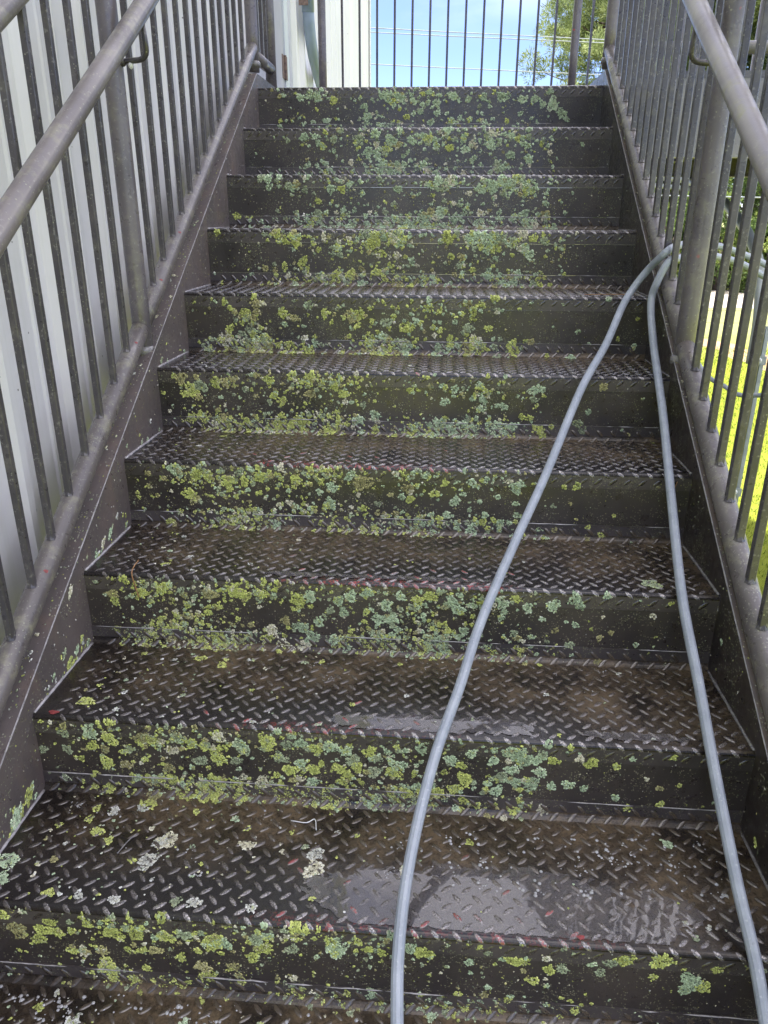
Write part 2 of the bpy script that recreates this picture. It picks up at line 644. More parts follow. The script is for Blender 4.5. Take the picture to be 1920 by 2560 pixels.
M_LAWN = mat_grass_ground()
M_SAND = mat_simple('dry_pale_ground', (0.30, 0.26, 0.22), (0.36, 0.32, 0.27), 2.0, (0.85, 0.95))
M_DIRT = mat_simple('red_clay_path', (0.30, 0.18, 0.09), (0.36, 0.23, 0.13), 3.0, (0.85, 0.95))
g = sheet('ground', [(-400, -60), (400, -60), (400, 900), (-400, 900)], GZ, M_LAWN)
n_e = 24
edge_a = [(-2 + i * 2.2, 20.6 + 0.5 * math.sin(i * 1.7) + 0.35 * math.sin(i * 3.1)) for i in range(n_e)]
sheet('sandy_strip', edge_a + [(52, 27.5), (-2, 27.5)], GZ + 0.004, M_SAND)
path_c = spline([(1.5, 19.5), (4.6, 16.0), (6.0, 13.4), (6.15, 11.0), (7.4, 8.2), (11, 5.2)], 8)
pl, pr_ = [], []
for i, c in enumerate(path_c):
    d = path_c[min(i + 1, len(path_c) - 1)] - path_c[max(i - 1, 0)]
    d /= np.linalg.norm(d)
    w = 0.36 + 0.08 * math.sin(i * 1.3) + 0.05 * math.sin(i * 2.9)
    pl.append((c[0] - d[1] * w, c[1] + d[0] * w))
    pr_.append((c[0] + d[1] * w, c[1] - d[0] * w))
sheet('dirt_path', pl + pr_[::-1], GZ + 0.006, M_DIRT)

# sparse real blades over the part of the lawn seen through the pickets
def grass_blades(n):
    x = R.uniform(1.4, 7.5, n)
    y = R.uniform(-1.0, 13.0, n)
    h = R.uniform(0.02, 0.055, n)
    a = R.uniform(0, 2 * PI, n)
    w = R.uniform(0.003, 0.007, n)
    dx, dy = np.cos(a) * w, np.sin(a) * w
    lx, ly = R.normal(0, 0.018, n), R.normal(0, 0.018, n)
    V = np.empty((n, 3, 3))
    V[:, 0] = np.stack([x - dx, y - dy, np.full(n, GZ)], 1)
    V[:, 1] = np.stack([x + dx, y + dy, np.full(n, GZ)], 1)
    V[:, 2] = np.stack([x + lx, y + ly, GZ + h], 1)
    F = np.arange(n * 3).reshape(-1, 3)
    t = R.uniform(0, 1, n)
    col = np.stack([t, t, t], 1).repeat(3, 0)
    return V.reshape(-1, 3), F, col


M_BLADE = mat_leaf('grass_blades', (0.12, 0.17, 0.02), (0.20, 0.25, 0.03), (0.28, 0.30, 0.06))
V, F, c_ = grass_blades(60000)
o = obj('grass', V, F, M_BLADE, col=c_)
tag(o, 'short bright yellow green grass on the lawn beyond the right railing', 'grass', kind='stuff')

# ------------------------------------------------------------------ staircase
stair = thing('metal_staircase', 'dark wet metal staircase with diamond plate treads and lichen covered risers', 'staircase', (0, -2.0, GZ))

LIP, UP, RN, RB, TH = 0.040, 0.040, 0.009, 0.014, 0.005


class Prof:
    """Cross section of a bent tread plate, walked by arc length s (s = 0 at the lip's bottom edge)."""
    def __init__(self, flat_len, upturn=True, lip=LIP):
        segs = []
        L1 = lip - RN
        segs.append(('l', L1, (0, -lip), (0, 1)))
        segs.append(('a', RN * PI / 2, (RN, -RN), PI, PI / 2, RN, 1))
        L2 = flat_len - RN - (RB if upturn else 0)
        segs.append(('l', L2, (RN, 0), (1, 0)))
        if upturn:
            yb = flat_len
            segs.append(('a', RB * PI / 2, (yb - RB, RB), -PI / 2, 0, RB, -1))
            segs.append(('l', UP - RB, (yb, RB), (0, 1)))
        self.segs = segs
        self.s0 = np.cumsum([0] + [q[1] for q in segs])
        self.L = self.s0[-1]
        self.s_nose = L1 + RN * PI / 4

    def at(self, s):
        s = np.asarray(s, float)
        P = np.zeros(s.shape + (2,))
        N = np.zeros(s.shape + (2,))
        for i, q in enumerate(self.segs):
            last = i == len(self.segs) - 1
            m = (s >= self.s0[i] if i else s > -9) & ((s < self.s0[i + 1]) if not last else s < 99)
            t = s[m] - self.s0[i]
            if q[0] == 'l':
                d = np.array(q[3], float)
                P[m] = np.array(q[2]) + t[:, None] * d
                N[m] = np.array([-d[1], d[0]])
            else:
                a = q[3] + (q[4] - q[3]) * t / q[1]
                u = np.stack([np.cos(a), np.sin(a)], 1)
                P[m] = np.array(q[2]) + q[5] * u
                N[m] = u * q[6]
        return P, N


def wob(x, s, k):
    """Slight dents of a well used plate."""
    return 0.0003 * np.sin(x * 9 + k * 1.7) * np.sin(s * 16 + k) + 0.0002 * np.sin(x * 23 + k * 3.1 + s * 9)


def sweep_plate(pr, k, org, x0=-HW, x1=HW, nx=56, thick=TH):
    s = [0.0]
    for i, q in enumerate(pr.segs):
        n = 5 if q[0] == 'a' else max(1, int(q[1] / 0.03))
        s += list(pr.s0[i] + (np.arange(n) + 1) * q[1] / n)
    s = np.array(s)
    P, N = pr.at(s)
    xs = np.linspace(x0, x1, nx)
    X, S = np.meshgrid(xs, s, indexing='ij')
    w = wob(X, S, k)
    out = np.stack([X, org[1] + P[None, :, 0] + N[None, :, 0] * w, org[2] + P[None, :, 1] + N[None, :, 1] * w], -1)
    inn = np.stack([X, org[1] + P[None, :, 0] - N[None, :, 0] * thick + 0 * X, org[2] + P[None, :, 1] - N[None, :, 1] * thick + 0 * X], -1)
    ring = np.concatenate([out, inn[:, ::-1]], 1)
    m = ring.shape[1]
    V = ring.reshape(-1, 3)
    i, j = np.meshgrid(np.arange(nx - 1), np.arange(m), indexing='ij')
    a = i * m + j
    b = i * m + (j + 1) % m
    F = np.stack([a, a + m, b + m, b], -1).reshape(-1, 4)
    # wear colours
    sd_ = np.concatenate([s, s[::-1]])
    sj = sd_ if False else np.concatenate([s, s[::-1]])
    a_, b_ = sj, np.roll(sj, -1)
    flatf = ((a_ < pr.s0[1] + 1e-6) & (b_ < pr.s0[1] + 1e-6)) | ((a_ > pr.L - UP + RB - 1e-6) & (b_ > pr.L - UP + RB - 1e-6) & (len(pr.segs) > 3))
    slot = np.tile(flatf.astype(np.int32), nx - 1)
    return V, F, np.repeat(xs, m), np.tile(sd_, nx), slot


RED = {5: (-.05, .06, .10), 6: (-.42, .16, 1.1), 7: (-.30, .30, .85), 8: (-.38, .20, .5), 9: (-.26, .45, .6), 10: (-.3, .1, .4), 4: (-.5, -.35, .3)}


def wear(x, s, pr, k):
    """R: bare primer near the nose; G: algae film, thicker to the back and the right."""
    sn = s - pr.s_nose
    lo, hi, amt = RED.get(k, (0, 0, 0))
    inx = np.clip((x - lo) / 0.08, 0, 1) * np.clip((hi - x) / 0.08, 0, 1)
    # the worn band keeps clear of the very edge of the lip
    r = amt * inx * np.clip((0.011 - np.abs(sn - 0.002)) / 0.006, 0, 1)
    g = np.clip((sn - 0.03 - 0.045 * np.sin(x * 4 + k) + 0.12 * np.clip(x - .2, 0, 1)) / 0.13, 0.0, 1) * np.clip((x + .75) / .35, .25, 1)
    g = np.where(sn < 0, 0.10, g)
    return np.stack([r, g, np.zeros_like(r)], -1)


def lugs(pr, k, org, x0=-HW + 0.014, x1=HW - 0.014, smin=0.0165, smax=None, px=0.0345, ps=0.0365):
    smax = smax or pr.L - 0.010
    xs, ss, an = [], [], []
    off = (k * 0.0123) % px
    for j, s in enumerate(np.arange(smin + (k * 0.007) % 0.006, smax, ps / 2)):
        odd = j % 2
        x = np.arange(x0 + off + (px / 2 if odd else 0), x1, px)
        xs.append(x)
        ss.append(np.full(len(x), s))
        an.append(np.full(len(x), rad(-47) if odd else rad(40)))
    xs, ss, an = map(np.concatenate, (xs, ss, an))
    xs = xs + R.normal(0, 0.0005, len(xs))
    ss = ss + R.normal(0, 0.0005, len(ss))
    n = len(xs)
    th = np.linspace(0, 2 * PI, 10, endpoint=False)
    ex = np.sign(np.cos(th)) * np.abs(np.cos(th)) ** 0.92
    ey = np.sign(np.sin(th)) * np.abs(np.sin(th)) ** 1.15
    rings = []
    for sc, h in ((1.0, -0.0002), (0.80, 0.0011), (0.55, 0.0017)):
        rings.append((ex * 0.0132 * sc, ey * 0.0047 * sc, np.full(10, h)))
    u = np.concatenate([q[0] for q in rings] + [[0.0]])
    v = np.concatenate([q[1] for q in rings] + [[0.0]])
    h = np.concatenate([q[2] for q in rings] + [[0.0019]])
    ca, sa = np.cos(an)[:, None], np.sin(an)[:, None]
    size = R.uniform(0.92, 1.06, n)[:, None]
    X = xs[:, None] + (u * ca - v * sa) * size
    S = ss[:, None] + (u * sa + v * ca) * size
    H = h[None, :] * R.uniform(0.8, 1.15, n)[:, None]
    X, S, H = X.ravel(), np.clip(S.ravel(), 0, pr.L), H.ravel()
    P, N = pr.at(S)
    H = np.where((H > 0) & (S < pr.s_nose + .013), H * np.where(S > pr.s_nose - .009, 0.30, 0.55), H) + wob(X, S, k)
    V = np.stack([X, org[1] + P[:, 0] + N[:, 0] * H, org[2] + P[:, 1] + N[:, 1] * H], 1)
    T, Q = [], []
    for a in range(2):
        for i in range(10):
            Q.append((a * 10 + i, a * 10 + (i + 1) % 10, a * 10 + 10 + (i + 1) % 10, a * 10 + 10 + i))
    tri = []
    for q in Q:
        tri += [(q[0], q[1], q[2]), (q[0], q[2], q[3])]
    for i in range(10):
        tri.append((20 + i, 20 + (i + 1) % 10, 30))
    tri = np.array(tri)
    F = (np.arange(n)[:, None, None] * 31 + tri[None]).reshape(-1, 3)
    # colour: worn tops show red primer near the nose
    sn = ss - pr.s_nose
    lo, hi, amt = RED.get(k, (0, 0, 0))
    pr_red = amt * np.clip((xs - lo) / 0.10, 0, 1) * np.clip((hi - xs) / 0.10, 0, 1) * np.exp(-np.clip(sn, 0, 1) / 0.050) * (sn > -0.012)
    isred = (R.uniform(0, 1, n) < pr_red * 0.62) * R.uniform(0.25, .9, n)
    top = np.zeros(31)
    top[10:20] = 0.35
    top[20:] = 1.0
    rcol = (isred[:, None] * top[None]).ravel()
    wcol = wear(X, S, pr, k)
    # B: rubbed bare metal, brightened to paint sky glints (front half, not lip or back)
    wz = np.exp(-np.clip(sn, 0, 1) / 0.085) * (sn > -0.004) * np.clip((xs + .72) / .5, .35, 1)
    wz = np.clip(wz * R.uniform(.45, 1.25, n) + .10 * (sn > 0), 0, 1)
    prof = np.full(31, .25)
    prof[10:] = 1.0
    col = np.stack([rcol, wcol[:, 1] * 0.55, (wz[:, None] * prof[None]).ravel()], 1)
    return V, F, col


def mat_lug():
    t = NT('wet_raised_lugs')
    s = t.sep(t.attr('tint'))
    base = t.mix(t.ramp(t.noise(200, 3), 0.35, 0.65), (0.020, 0.016, 0.015), (0.060, 0.050, 0.042))
    base = t.mix(s[1], base, (0.11, 0.084, 0.055))
    red = t.math('MULTIPLY', t.ramp(s[0], 0.25, 0.6), t.ramp(t.noise(260, 2), 0.38, 0.5))
    base = t.mix(t.math('MULTIPLY', t.ramp(t.noise(500, 3, 0.6), 0.55, 0.66, 0, 0.7), t.ramp(s[2], 0.2, 1.0)), base, (0.20, 0.185, 0.17))
    base = t.mix(t.math('MULTIPLY', red, 0.8), base, (0.30, 0.048, 0.045))
    bare = t.math('MULTIPLY', t.ramp(t.noise(420, 3, 0.65), 0.46, 0.60), t.ramp(s[2], 0.15, 0.85, 0.0, 1.0))  # rubbed metal mask, also carries the painted sky glints
    bare = t.math('MULTIPLY', bare, t.math('SUBTRACT', 1.0, red))
    base = t.mix(t.math('MULTIPLY', bare, 0.8), base, (0.52, 0.48, 0.46))  # bare metal tone, raised to carry painted glints
    t.set(Base_Color=base, Metallic=t.math('MULTIPLY', bare, 0.75), Roughness=0.22, Coat_Weight=1.0, Coat_Roughness=0.04, Coat_IOR=1.5)
    t.set(Normal=t.bump(t.noise(600, 3, 0.7), 0.6, 0.0008))
    return t.m


M_LUG = mat_lug()

# ---- lichen ---------------------------------------------------------
LCOL = np.array([(0.47, 0.52, 0.155), (0.42, 0.53, 0.34), (0.32, 0.37, 0.235), (0.64, 0.61, 0.44), (0.34, 0.32, 0.15), (0.56, 0.57, 0.50)])


def rosette_points(cx, cv, rr, ty, ls):
    """Lobe centres of one rosette: (n,2) positions, sizes, colours, radial angle."""
    n = max(2, int((rr / ls) ** 2 * 2.9))
    ph = R.uniform(0, 2 * PI, 4)
    rad_ = np.sqrt(R.uniform(0, 1, n))
    th = R.uniform(0, 2 * PI, n)
    edge = 0.80 + 0.16 * np.sin(2 * th + ph[0]) + 0.13 * np.sin(3 * th + ph[1]) + 0.10 * np.sin(5 * th + ph[2]) + 0.07 * np.sin(9 * th + ph[3])
    q = rad_ * edge * rr
    x, v = cx + q * np.cos(th), cv + q * np.sin(th) * 0.92
    # gaps where the thallus has died back
    hole = np.sin(x * 900 + ph[0] * 7) * np.sin(v * 820 + ph[1] * 5)
    keep = (hole < 0.62) | (rad_ > 0.75)
    x, v, th, rad_ = x[keep], v[keep], th[keep], rad_[keep]
    m = len(x)
    base = LCOL[ty] * R.uniform(0.82, 1.18)
    c = base[None] * R.uniform(0.55, 1.35, m)[:, None] * (0.72 + 0.45 * rad_)[:, None]
    mixin = R.uniform(0, 1, m) < 0.12
    c[mixin] = c[mixin] * 0.5 + LCOL[R.integers(0, 5)] * 0.5
    sz = ls * R.uniform(0.5, 1.2, m)
    return x, v, sz, c, th


def lobes_mesh(x, v, sz, c, th, surf, lift=1.0):
    """Small ruffled lobes laid on a surface: surf(x, v) -> point, normal, e1, e2 (n,3)."""
    n = len(x)
    k = 6
    a = (np.arange(k) / k * 2 * PI)[None, :] + R.uniform(0, 2 * PI, n)[:, None]
    r = sz[:, None] * R.uniform(0.62, 1.15, (n, k))
    U = x[:, None] + r * np.cos(a)
    W = v[:, None] + r * np.sin(a)
    U = np.concatenate([U, x[:, None]], 1).ravel()
    W = np.concatenate([W, v[:, None]], 1).ravel()
    P, N = surf(U, W)
    H = np.concatenate([R.uniform(0.0001, 0.75, (n, k)), R.uniform(0.3, 1.35, (n, 1))], 1) * sz[:, None] * lift
    V = P + N * H.ravel()[:, None]
    F = np.array([(j, (j + 1) % k, k) for j in range(k)])
    F = (np.arange(n)[:, None, None] * 7 + F[None]).reshape(-1, 3)
    e1, e2 = V[F[:, 1]] - V[F[:, 0]], V[F[:, 2]] - V[F[:, 0]]
    if np.median(np.sum(np.cross(e1, e2) * N[F[:, 2]], 1)) < 0:
        F = F[:, ::-1].copy()
    cc = np.repeat(c[:, None, :], 7, 1)
    cc[:, :k] *= R.uniform(0.75, 1.40, (n, k, 1))
    cc[:, k] *= 0.62
    return V, F, np.clip(cc.reshape(-1, 3), 0, 0.8)


def riser_surf(k):
    """(x, v) -> point on the riser below nose k; v runs down from the nose, past RISE it follows the next tread forward."""
    y0, z0 = -k * RUN, -k * RISE

    def f(x, v):
        y = np.full_like(v, y0)
        z = z0 - v
        nx, ny, nz = np.zeros_like(v), -np.ones_like(v), np.zeros_like(v)
        m = v < RN
        t = np.clip(v / RN, -0.5, 1) * PI / 2
        y = np.where(m, y0 + RN * (1 - np.sin(np.clip(t, 0, 2))), y)
        z = np.where(m, z0 - RN * (1 - np.cos(np.clip(t, 0, 2))), z)
        ny = np.where(m, -np.sin(np.clip(t, 0, 2)), ny)
        nz = np.where(m, np.cos(np.clip(t, 0, 2)), nz)
        mid = (v > LIP) & (v < RISE - UP)
        y = np.where(mid, y0 + .0012, y)
        b0 = RISE - RB
        m = (v > b0) & (v < b0 + RB * PI / 2)
        a = np.clip((v - b0) / RB, 0, PI / 2)
        y = np.where(m, y0 - RB + RB * np.cos(a), y)
        z = np.where(m, z0 - b0 - RB * np.sin(a), z)
        ny = np.where(m, -np.cos(a), ny)
        nz = np.where(m, np.sin(a), nz)
        m = v >= b0 + RB * PI / 2
        y = np.where(m, y0 - RB - (v - b0 - RB * PI / 2), y)
        z = np.where(m, z0 - RISE, z)
        ny = np.where(m, 0, ny)
        nz = np.where(m, 1, nz)
        return np.stack([x, y, z], -1), np.stack([nx, ny, nz], -1)
    return f


def tread_surf(k):
    y0, z0 = -k * RUN, -k * RISE

    def f(x, v):
        return np.stack([x, y0 + v, np.full_like(v, z0)], -1), np.stack([0 * v, 0 * v, 1 + 0 * v], -1)
    return f


BIG = {
    8: "-578,33,253,1 -538,47,242,0 -573,66,179,0 -467,40,247,4 -449,45,197,0 -401,33,204,2 -370,47,185,0 -346,54,146,0 -318,27,201,3 -279,44,239,1 -266,59,168,2 -219,32,283,0 -183,37,165,2 -160,33,187,1 -125,44,197,0 -97,37,233,1 -66,46,187,1 -58,67,212,2 -22,43,209,0 -4,58,140,2 -550,104,232,0 -508,107,179,4 -414,67,188,3 -430,110,176,4 -419,138,178,0 -356,88,197,2 -318,82,220,0 -286,83,170,2 -181,98,217,0 -157,80,191,1 -131,95,168,0 -356,148,176,0 -325,143,140,0 -465,144,195,4 -551,168,201,0 -582,164,133,0 -238,131,221,3 -274,122,123,3 -80,88,190,0 -44,83,189,0 -13,92,190,2 -202,69,191,2 -67,101,167,0 -136,123,170,1 -76,119,169,0 -454,181,234,4 -461,199,236,0 -207,163,174,0 -183,158,124,0 -121,159,148,0 -151,156,98,2 -628,39,154,2 -627,78,156,2 -675,81,148,2 -640,148,134,2 -498,69,151,2 -551,73,153,4 79,31,185,1 31,29,102,0 11,41,116,1 131,52,177,1 151,64,141,0 172,35,162,1 214,49,163,1 249,30,302,1 268,45,234,1 293,43,187,1 305,29,163,2 326,41,164,0 372,35,141,3 394,42,199,0 439,47,119,0 467,26,95,1 539,19,106,0 18,90,213,0 45,71,164,1 161,96,238,0 140,120,192,0 113,133,217,0 50,138,217,0 73,154,170,2 159,147,170,0 220,120,192,1 247,68,189,1 289,98,239,1 304,70,190,1 328,101,144,1 354,96,169,1 385,102,121,1 227,86,190,2 262,95,167,1 186,157,122,0 311,158,172,3 258,163,172,0 284,152,98,0 477,143,125,0 448,120,123,1 533,130,125,0 502,72,68,3 526,92,98,4",
    9: "-624,21,196,0 -606,57,272,4 -556,52,219,0 -536,55,194,0 -568,75,197,0 -542,32,168,0 -433,48,236,0 -396,44,234,0 -341,47,222,0 -312,39,183,2 -259,52,297,0 -242,53,205,1 -185,37,224,2 -179,58,227,0 -192,81,184,0 -128,55,180,2 -55,48,290,1 -61,30,177,0 0,42,142,0 24,48,133,0 -514,97,148,0 -461,92,170,4 -364,81,165,4 -409,84,96,0 -460,128,271,0 -444,135,148,0 -282,112,213,4 -274,134,215,0 -230,107,164,4 -223,128,118,4 -359,146,122,0 -397,150,123,4 -214,141,119,0 -127,124,117,3 69,32,176,1 92,41,230,0 181,18,70,0 239,44,200,0 254,45,134,0 290,31,124,3 296,59,158,0 318,54,158,2 272,86,160,0 365,39,112,1 395,33,157,2 414,23,215,0 468,20,262,0 459,58,115,0 524,59,256,1 548,72,188,0 517,81,188,1 381,56,136,2",
    7: "-516,32,242,0 -492,22,133,1 -560,45,218,0 -552,25,151,2 -596,15,163,0 -630,51,194,4 -621,69,166,0 -407,42,238,4 -344,33,271,0 -324,44,183,0 -288,36,218,0 -262,41,129,2 -469,36,133,2 -460,47,134,4 -211,50,258,0 -180,37,215,1 -119,46,179,1 -88,33,213,1 -53,23,192,1 -134,69,154,2 -109,74,180,1 -161,100,182,1 -203,116,236,1 -178,142,264,1 -131,145,210,1 -100,162,185,1 -454,99,119,4 -628,140,125,0 -553,149,156,0 -503,158,166,4 -460,162,110,0 -400,153,272,0 -425,160,192,0 -380,164,190,0 -266,128,239,3 -278,147,187,0 -247,157,187,3 -199,161,213,3 -239,100,157,4 -318,116,117,4 -612,167,85,0 -27,87,231,1 -58,71,128,0 -344,102,96,0 -394,76,106,4 22,28,176,1 58,38,202,0 82,25,211,0 127,34,192,1 143,56,213,1 118,46,152,2 175,44,127,1 236,35,213,1 260,23,152,0 291,44,178,1 344,36,230,1 391,17,194,1 403,33,180,1 453,9,113,1 328,70,93,1 397,81,114,1 234,72,102,1 160,107,155,1 93,140,364,1 70,153,261,0 117,156,236,1 -2,156,183,1 208,146,157,1 224,157,131,0 271,107,130,2 355,97,114,4 387,131,148,2 554,51,105,3 588,19,74,0 -13,52,203,1 -2,86,180,1 454,110,106,4 473,97,95,4",
    6: "-557,24,286,1 -505,32,236,0 -474,40,165,0 -430,48,246,0 -384,49,186,0 -397,26,145,2 -342,36,243,0 -528,87,270,0 -514,99,210,4 -420,69,147,0 -256,39,200,0 -210,35,103,2 -171,58,200,1 -171,97,184,1 -200,71,126,1 -91,43,340,4 -130,29,141,1 -91,110,143,0 -303,108,117,3 -276,101,128,3 -224,114,104,1 -583,161,153,0 -427,159,131,0 -390,148,166,3 -311,161,236,1 -374,170,107,0 -196,151,105,0 -167,153,128,0 -91,163,174,3 -62,165,116,0 -629,35,121,4 -633,69,109,4 -589,46,108,4 -375,101,70,4 -611,93,85,4 17,55,198,4 23,82,159,0 112,37,141,0 173,35,169,1 82,65,170,0 130,84,199,1 155,65,113,1 195,85,102,1 170,104,91,1 276,44,238,1 289,31,113,1 236,69,113,1 281,85,114,1 283,115,138,1 210,118,143,1 114,121,183,1 44,145,258,1 92,134,160,0 144,151,173,1 181,156,259,1 206,136,144,0 240,138,161,1 426,36,160,0 336,150,116,1 381,151,116,4 494,160,130,0 518,107,70,0 370,88,92,2 459,170,118,4 408,81,69,4 276,168,81,1 285,133,92,0",
    5: "-623,28,267,4 -593,60,300,0 -566,47,279,2 -526,36,231,0 -500,36,197,4 -474,26,164,4 -378,27,207,0 -307,22,128,3 -642,22,100,0 -367,71,162,0 -339,79,130,0 -264,63,206,4 -200,42,159,0 -169,61,204,0 -119,91,128,2 -600,139,236,0 -573,131,201,0 -536,157,187,3 -526,114,120,4 -488,135,80,0 -440,151,132,0 -358,152,262,0 -319,148,208,0 -286,147,312,0 -234,123,142,2 -209,162,226,0 -132,134,244,1 -87,120,224,1 -125,163,161,1 -87,159,193,0 -177,151,97,3 -575,79,147,4 -614,70,167,0 -665,120,81,3 -412,72,98,4 6,47,139,0 101,77,177,1 93,33,114,1 124,42,158,1 195,31,126,1 206,71,159,1 198,94,178,1 178,66,127,1 211,46,101,0 262,86,159,1 247,86,115,1 339,40,223,1 360,37,127,1 341,65,159,2 345,84,115,0 314,113,141,0 332,116,128,0 516,27,180,4 463,129,194,2 477,148,163,2 15,156,256,0 66,168,192,0 97,141,287,1 129,157,243,1 153,140,179,1 185,152,288,1 222,138,179,1 254,150,385,1 285,146,225,1 353,148,225,0 373,164,162,0 390,140,116,0 431,120,142,2 -36,177,141,0 84,129,115,1 59,142,128,1",
    0: "-586,30,124,1 -515,39,179,1 -483,35,140,1 -444,37,234,1 -378,48,194,0 -219,44,83,1 -178,28,232,1 -156,45,221,1 -108,41,232,1 -59,48,138,1 -35,54,110,2 7,20,165,1 1,59,154,1 42,59,193,1 109,36,231,1 166,45,165,1 -27,89,154,1 -56,95,154,1 38,93,121,1 15,128,209,1 97,124,176,0 172,117,154,1 -85,108,176,0 -246,68,138,1 -232,105,177,1 -254,116,138,1 -445,80,111,0 -484,56,78,1 -369,113,89,0 -553,123,78,0 -513,101,67,4 82,96,99,1 202,94,99,1 -185,105,66,1 -116,127,88,0 23,74,110,1 128,55,99,1 103,35,211,1 6,21,169,1 -114,38,265,1 227,36,190,1 300,40,318,1 484,21,192,1 39,55,211,1 41,96,190,1 -29,88,190,1 102,126,232,1 171,118,158,0 232,130,158,1 324,126,148,0 372,98,148,1 423,49,234,1 378,49,265,1 497,66,372,1 536,99,298,1 461,66,212,1 556,119,170,1 -53,55,159,1 163,48,159,1 -596,31,129,4 -511,36,236,1 -445,36,268,1 -379,49,213,0 -257,70,149,1 -239,108,212,1 -183,33,212,1 -600,119,129,0 -305,128,85,3",
}
# share of the riser covered, by step, and how it runs along x
COVER = {0: .16, 1: .46, 2: .60, 3: .52, 4: .50, 5: .30, 6: .28, 7: .34, 8: .30, 9: .17, 10: .20, 11: .1}


def dens(x, k):
    if k <= 3:
        d = np.clip((x + 0.69) / 0.25, 0.25, 1) * np.clip((0.53 - x) / 0.10, 0.03, 1)
        if k in (1, 2, 3):
            d = d * (0.7 + 0.5 * (x > -0.15))
    else:
        d = np.clip((x + 0.66) / 0.10, 0.35, 1) * np.clip((0.42 - x) / 0.25, 0.10, 1)
    return d


def sample_rosettes(k):
    out = []
    for q in BIG.get(k, '').split():
        a = [int(i) for i in q.split(',')]
        out.append((a[0] / 1000 + R.normal(0, .002), a[1] / 1000, a[2] / 10000 * 0.80, a[3]))
    area = 2 * HW * RISE
    target = COVER[k] * area
    got = 0.0
    cl = [(R.uniform(-HW, HW), R.uniform(0.02, RISE)) for _ in range(16)]
    it = 0
    big = 0.024 if k in (1, 2, 3, 4) else (0.012 if k in (0, 9) else 0.010)
    rmin_ = 0.0038 if k < 5 else 0.0026
    cl = [(x_, v_) for x_, v_ in cl if R.uniform() < dens(np.array([x_]), k)[0]] or cl
    cl += [(R.uniform(-.6, .35), R.choice([.02, .03, .14, .155, .165])) for _ in range(14)]
    while got < target and it < 6000:
        it += 1
        r = rmin_ * (1 - R.uniform(0, 1)) ** (-0.62)
        if r > big:
            continue
        if R.uniform() < 0.68:
            c = cl[R.integers(0, len(cl))]
            x, v = c[0] + R.normal(0, 0.042), c[1] + R.normal(0, 0.016)
        else:
            x, v = R.uniform(-HW, HW), R.uniform(0.004, RISE + 0.006)
        if not (-HW + .01 < x < HW - .01 and 0.006 < v < RISE + 0.012):
            continue
        pv = 1.0 if (v < 0.062 or v > 0.118) else 0.55
        if R.uniform() > dens(x, k) * pv:
            continue
        left = x < -0.05
        if k <= 2:
            p = [.12, .58, .18, .07, .05]
        elif left:
            p = [.50, .12, .16, .08, .14]
        else:
            p = [.30, .36, .16, .06, .12]
        out.append((x, v, r, R.choice(5, p=p)))
        got += PI * r * r * 0.9
    return out


def lichen_on_riser(k, parent):
    ls = 0.0021 if k >= 7 else (0.0026 if k >= 5 else 0.0033)
    X = [[], [], [], [], []]
    for cx, cv, rr, ty in sample_rosettes(k):
        q = rosette_points(cx, cv, rr, ty, ls)
        for i in range(5):
            X[i].append(q[i])
    # single tiny flecks everywhere
    n = {0: 1500, 1: 2600, 2: 3200, 3: 3000, 4: 3000}.get(k, 2600)
    fx, fv = R.uniform(-HW + .005, HW - .005, n), R.uniform(0.004, RISE, n)
    gq = np.sin(fx * 31 + k) * np.sin(fv * 70 + k * 2) + .6 * np.sin(fx * 83 + 2 * k) * np.sin(fv * 150)
    keep = R.uniform(0, 1, n) < np.clip(dens(fx, k) + 0.18, 0, 1) * np.clip(.62 + .5 * gq, .12, 1)
    fx, fv = fx[keep], fv[keep]
    n = len(fx)
    ti = R.choice([0, 2, 3, 4, 5], n, p=[.2, .3, .22, .2, .08])
    X[0].append(fx); X[1].append(fv); X[2].append(R.uniform(0.0006, 0.0021, n) * (1.2 if k < 4 else 0.9))
    X[3].append(LCOL[ti] * R.uniform(.45, .9, n)[:, None]); X[4].append(R.uniform(0, 6, n))
    x, v, sz, c, th = [np.concatenate(q) for q in X]
    m = (np.abs(x) < HW - 0.002) & (v > 0.0)
    V, F, col = lobes_mesh(x[m], v[m], sz[m], c[m], th[m], riser_surf(k))
    o = obj('lichen', V, F, M_LICH, parent, col=col, kind='stuff')
    o['label'] = 'crust of green and yellow lichen on the riser'


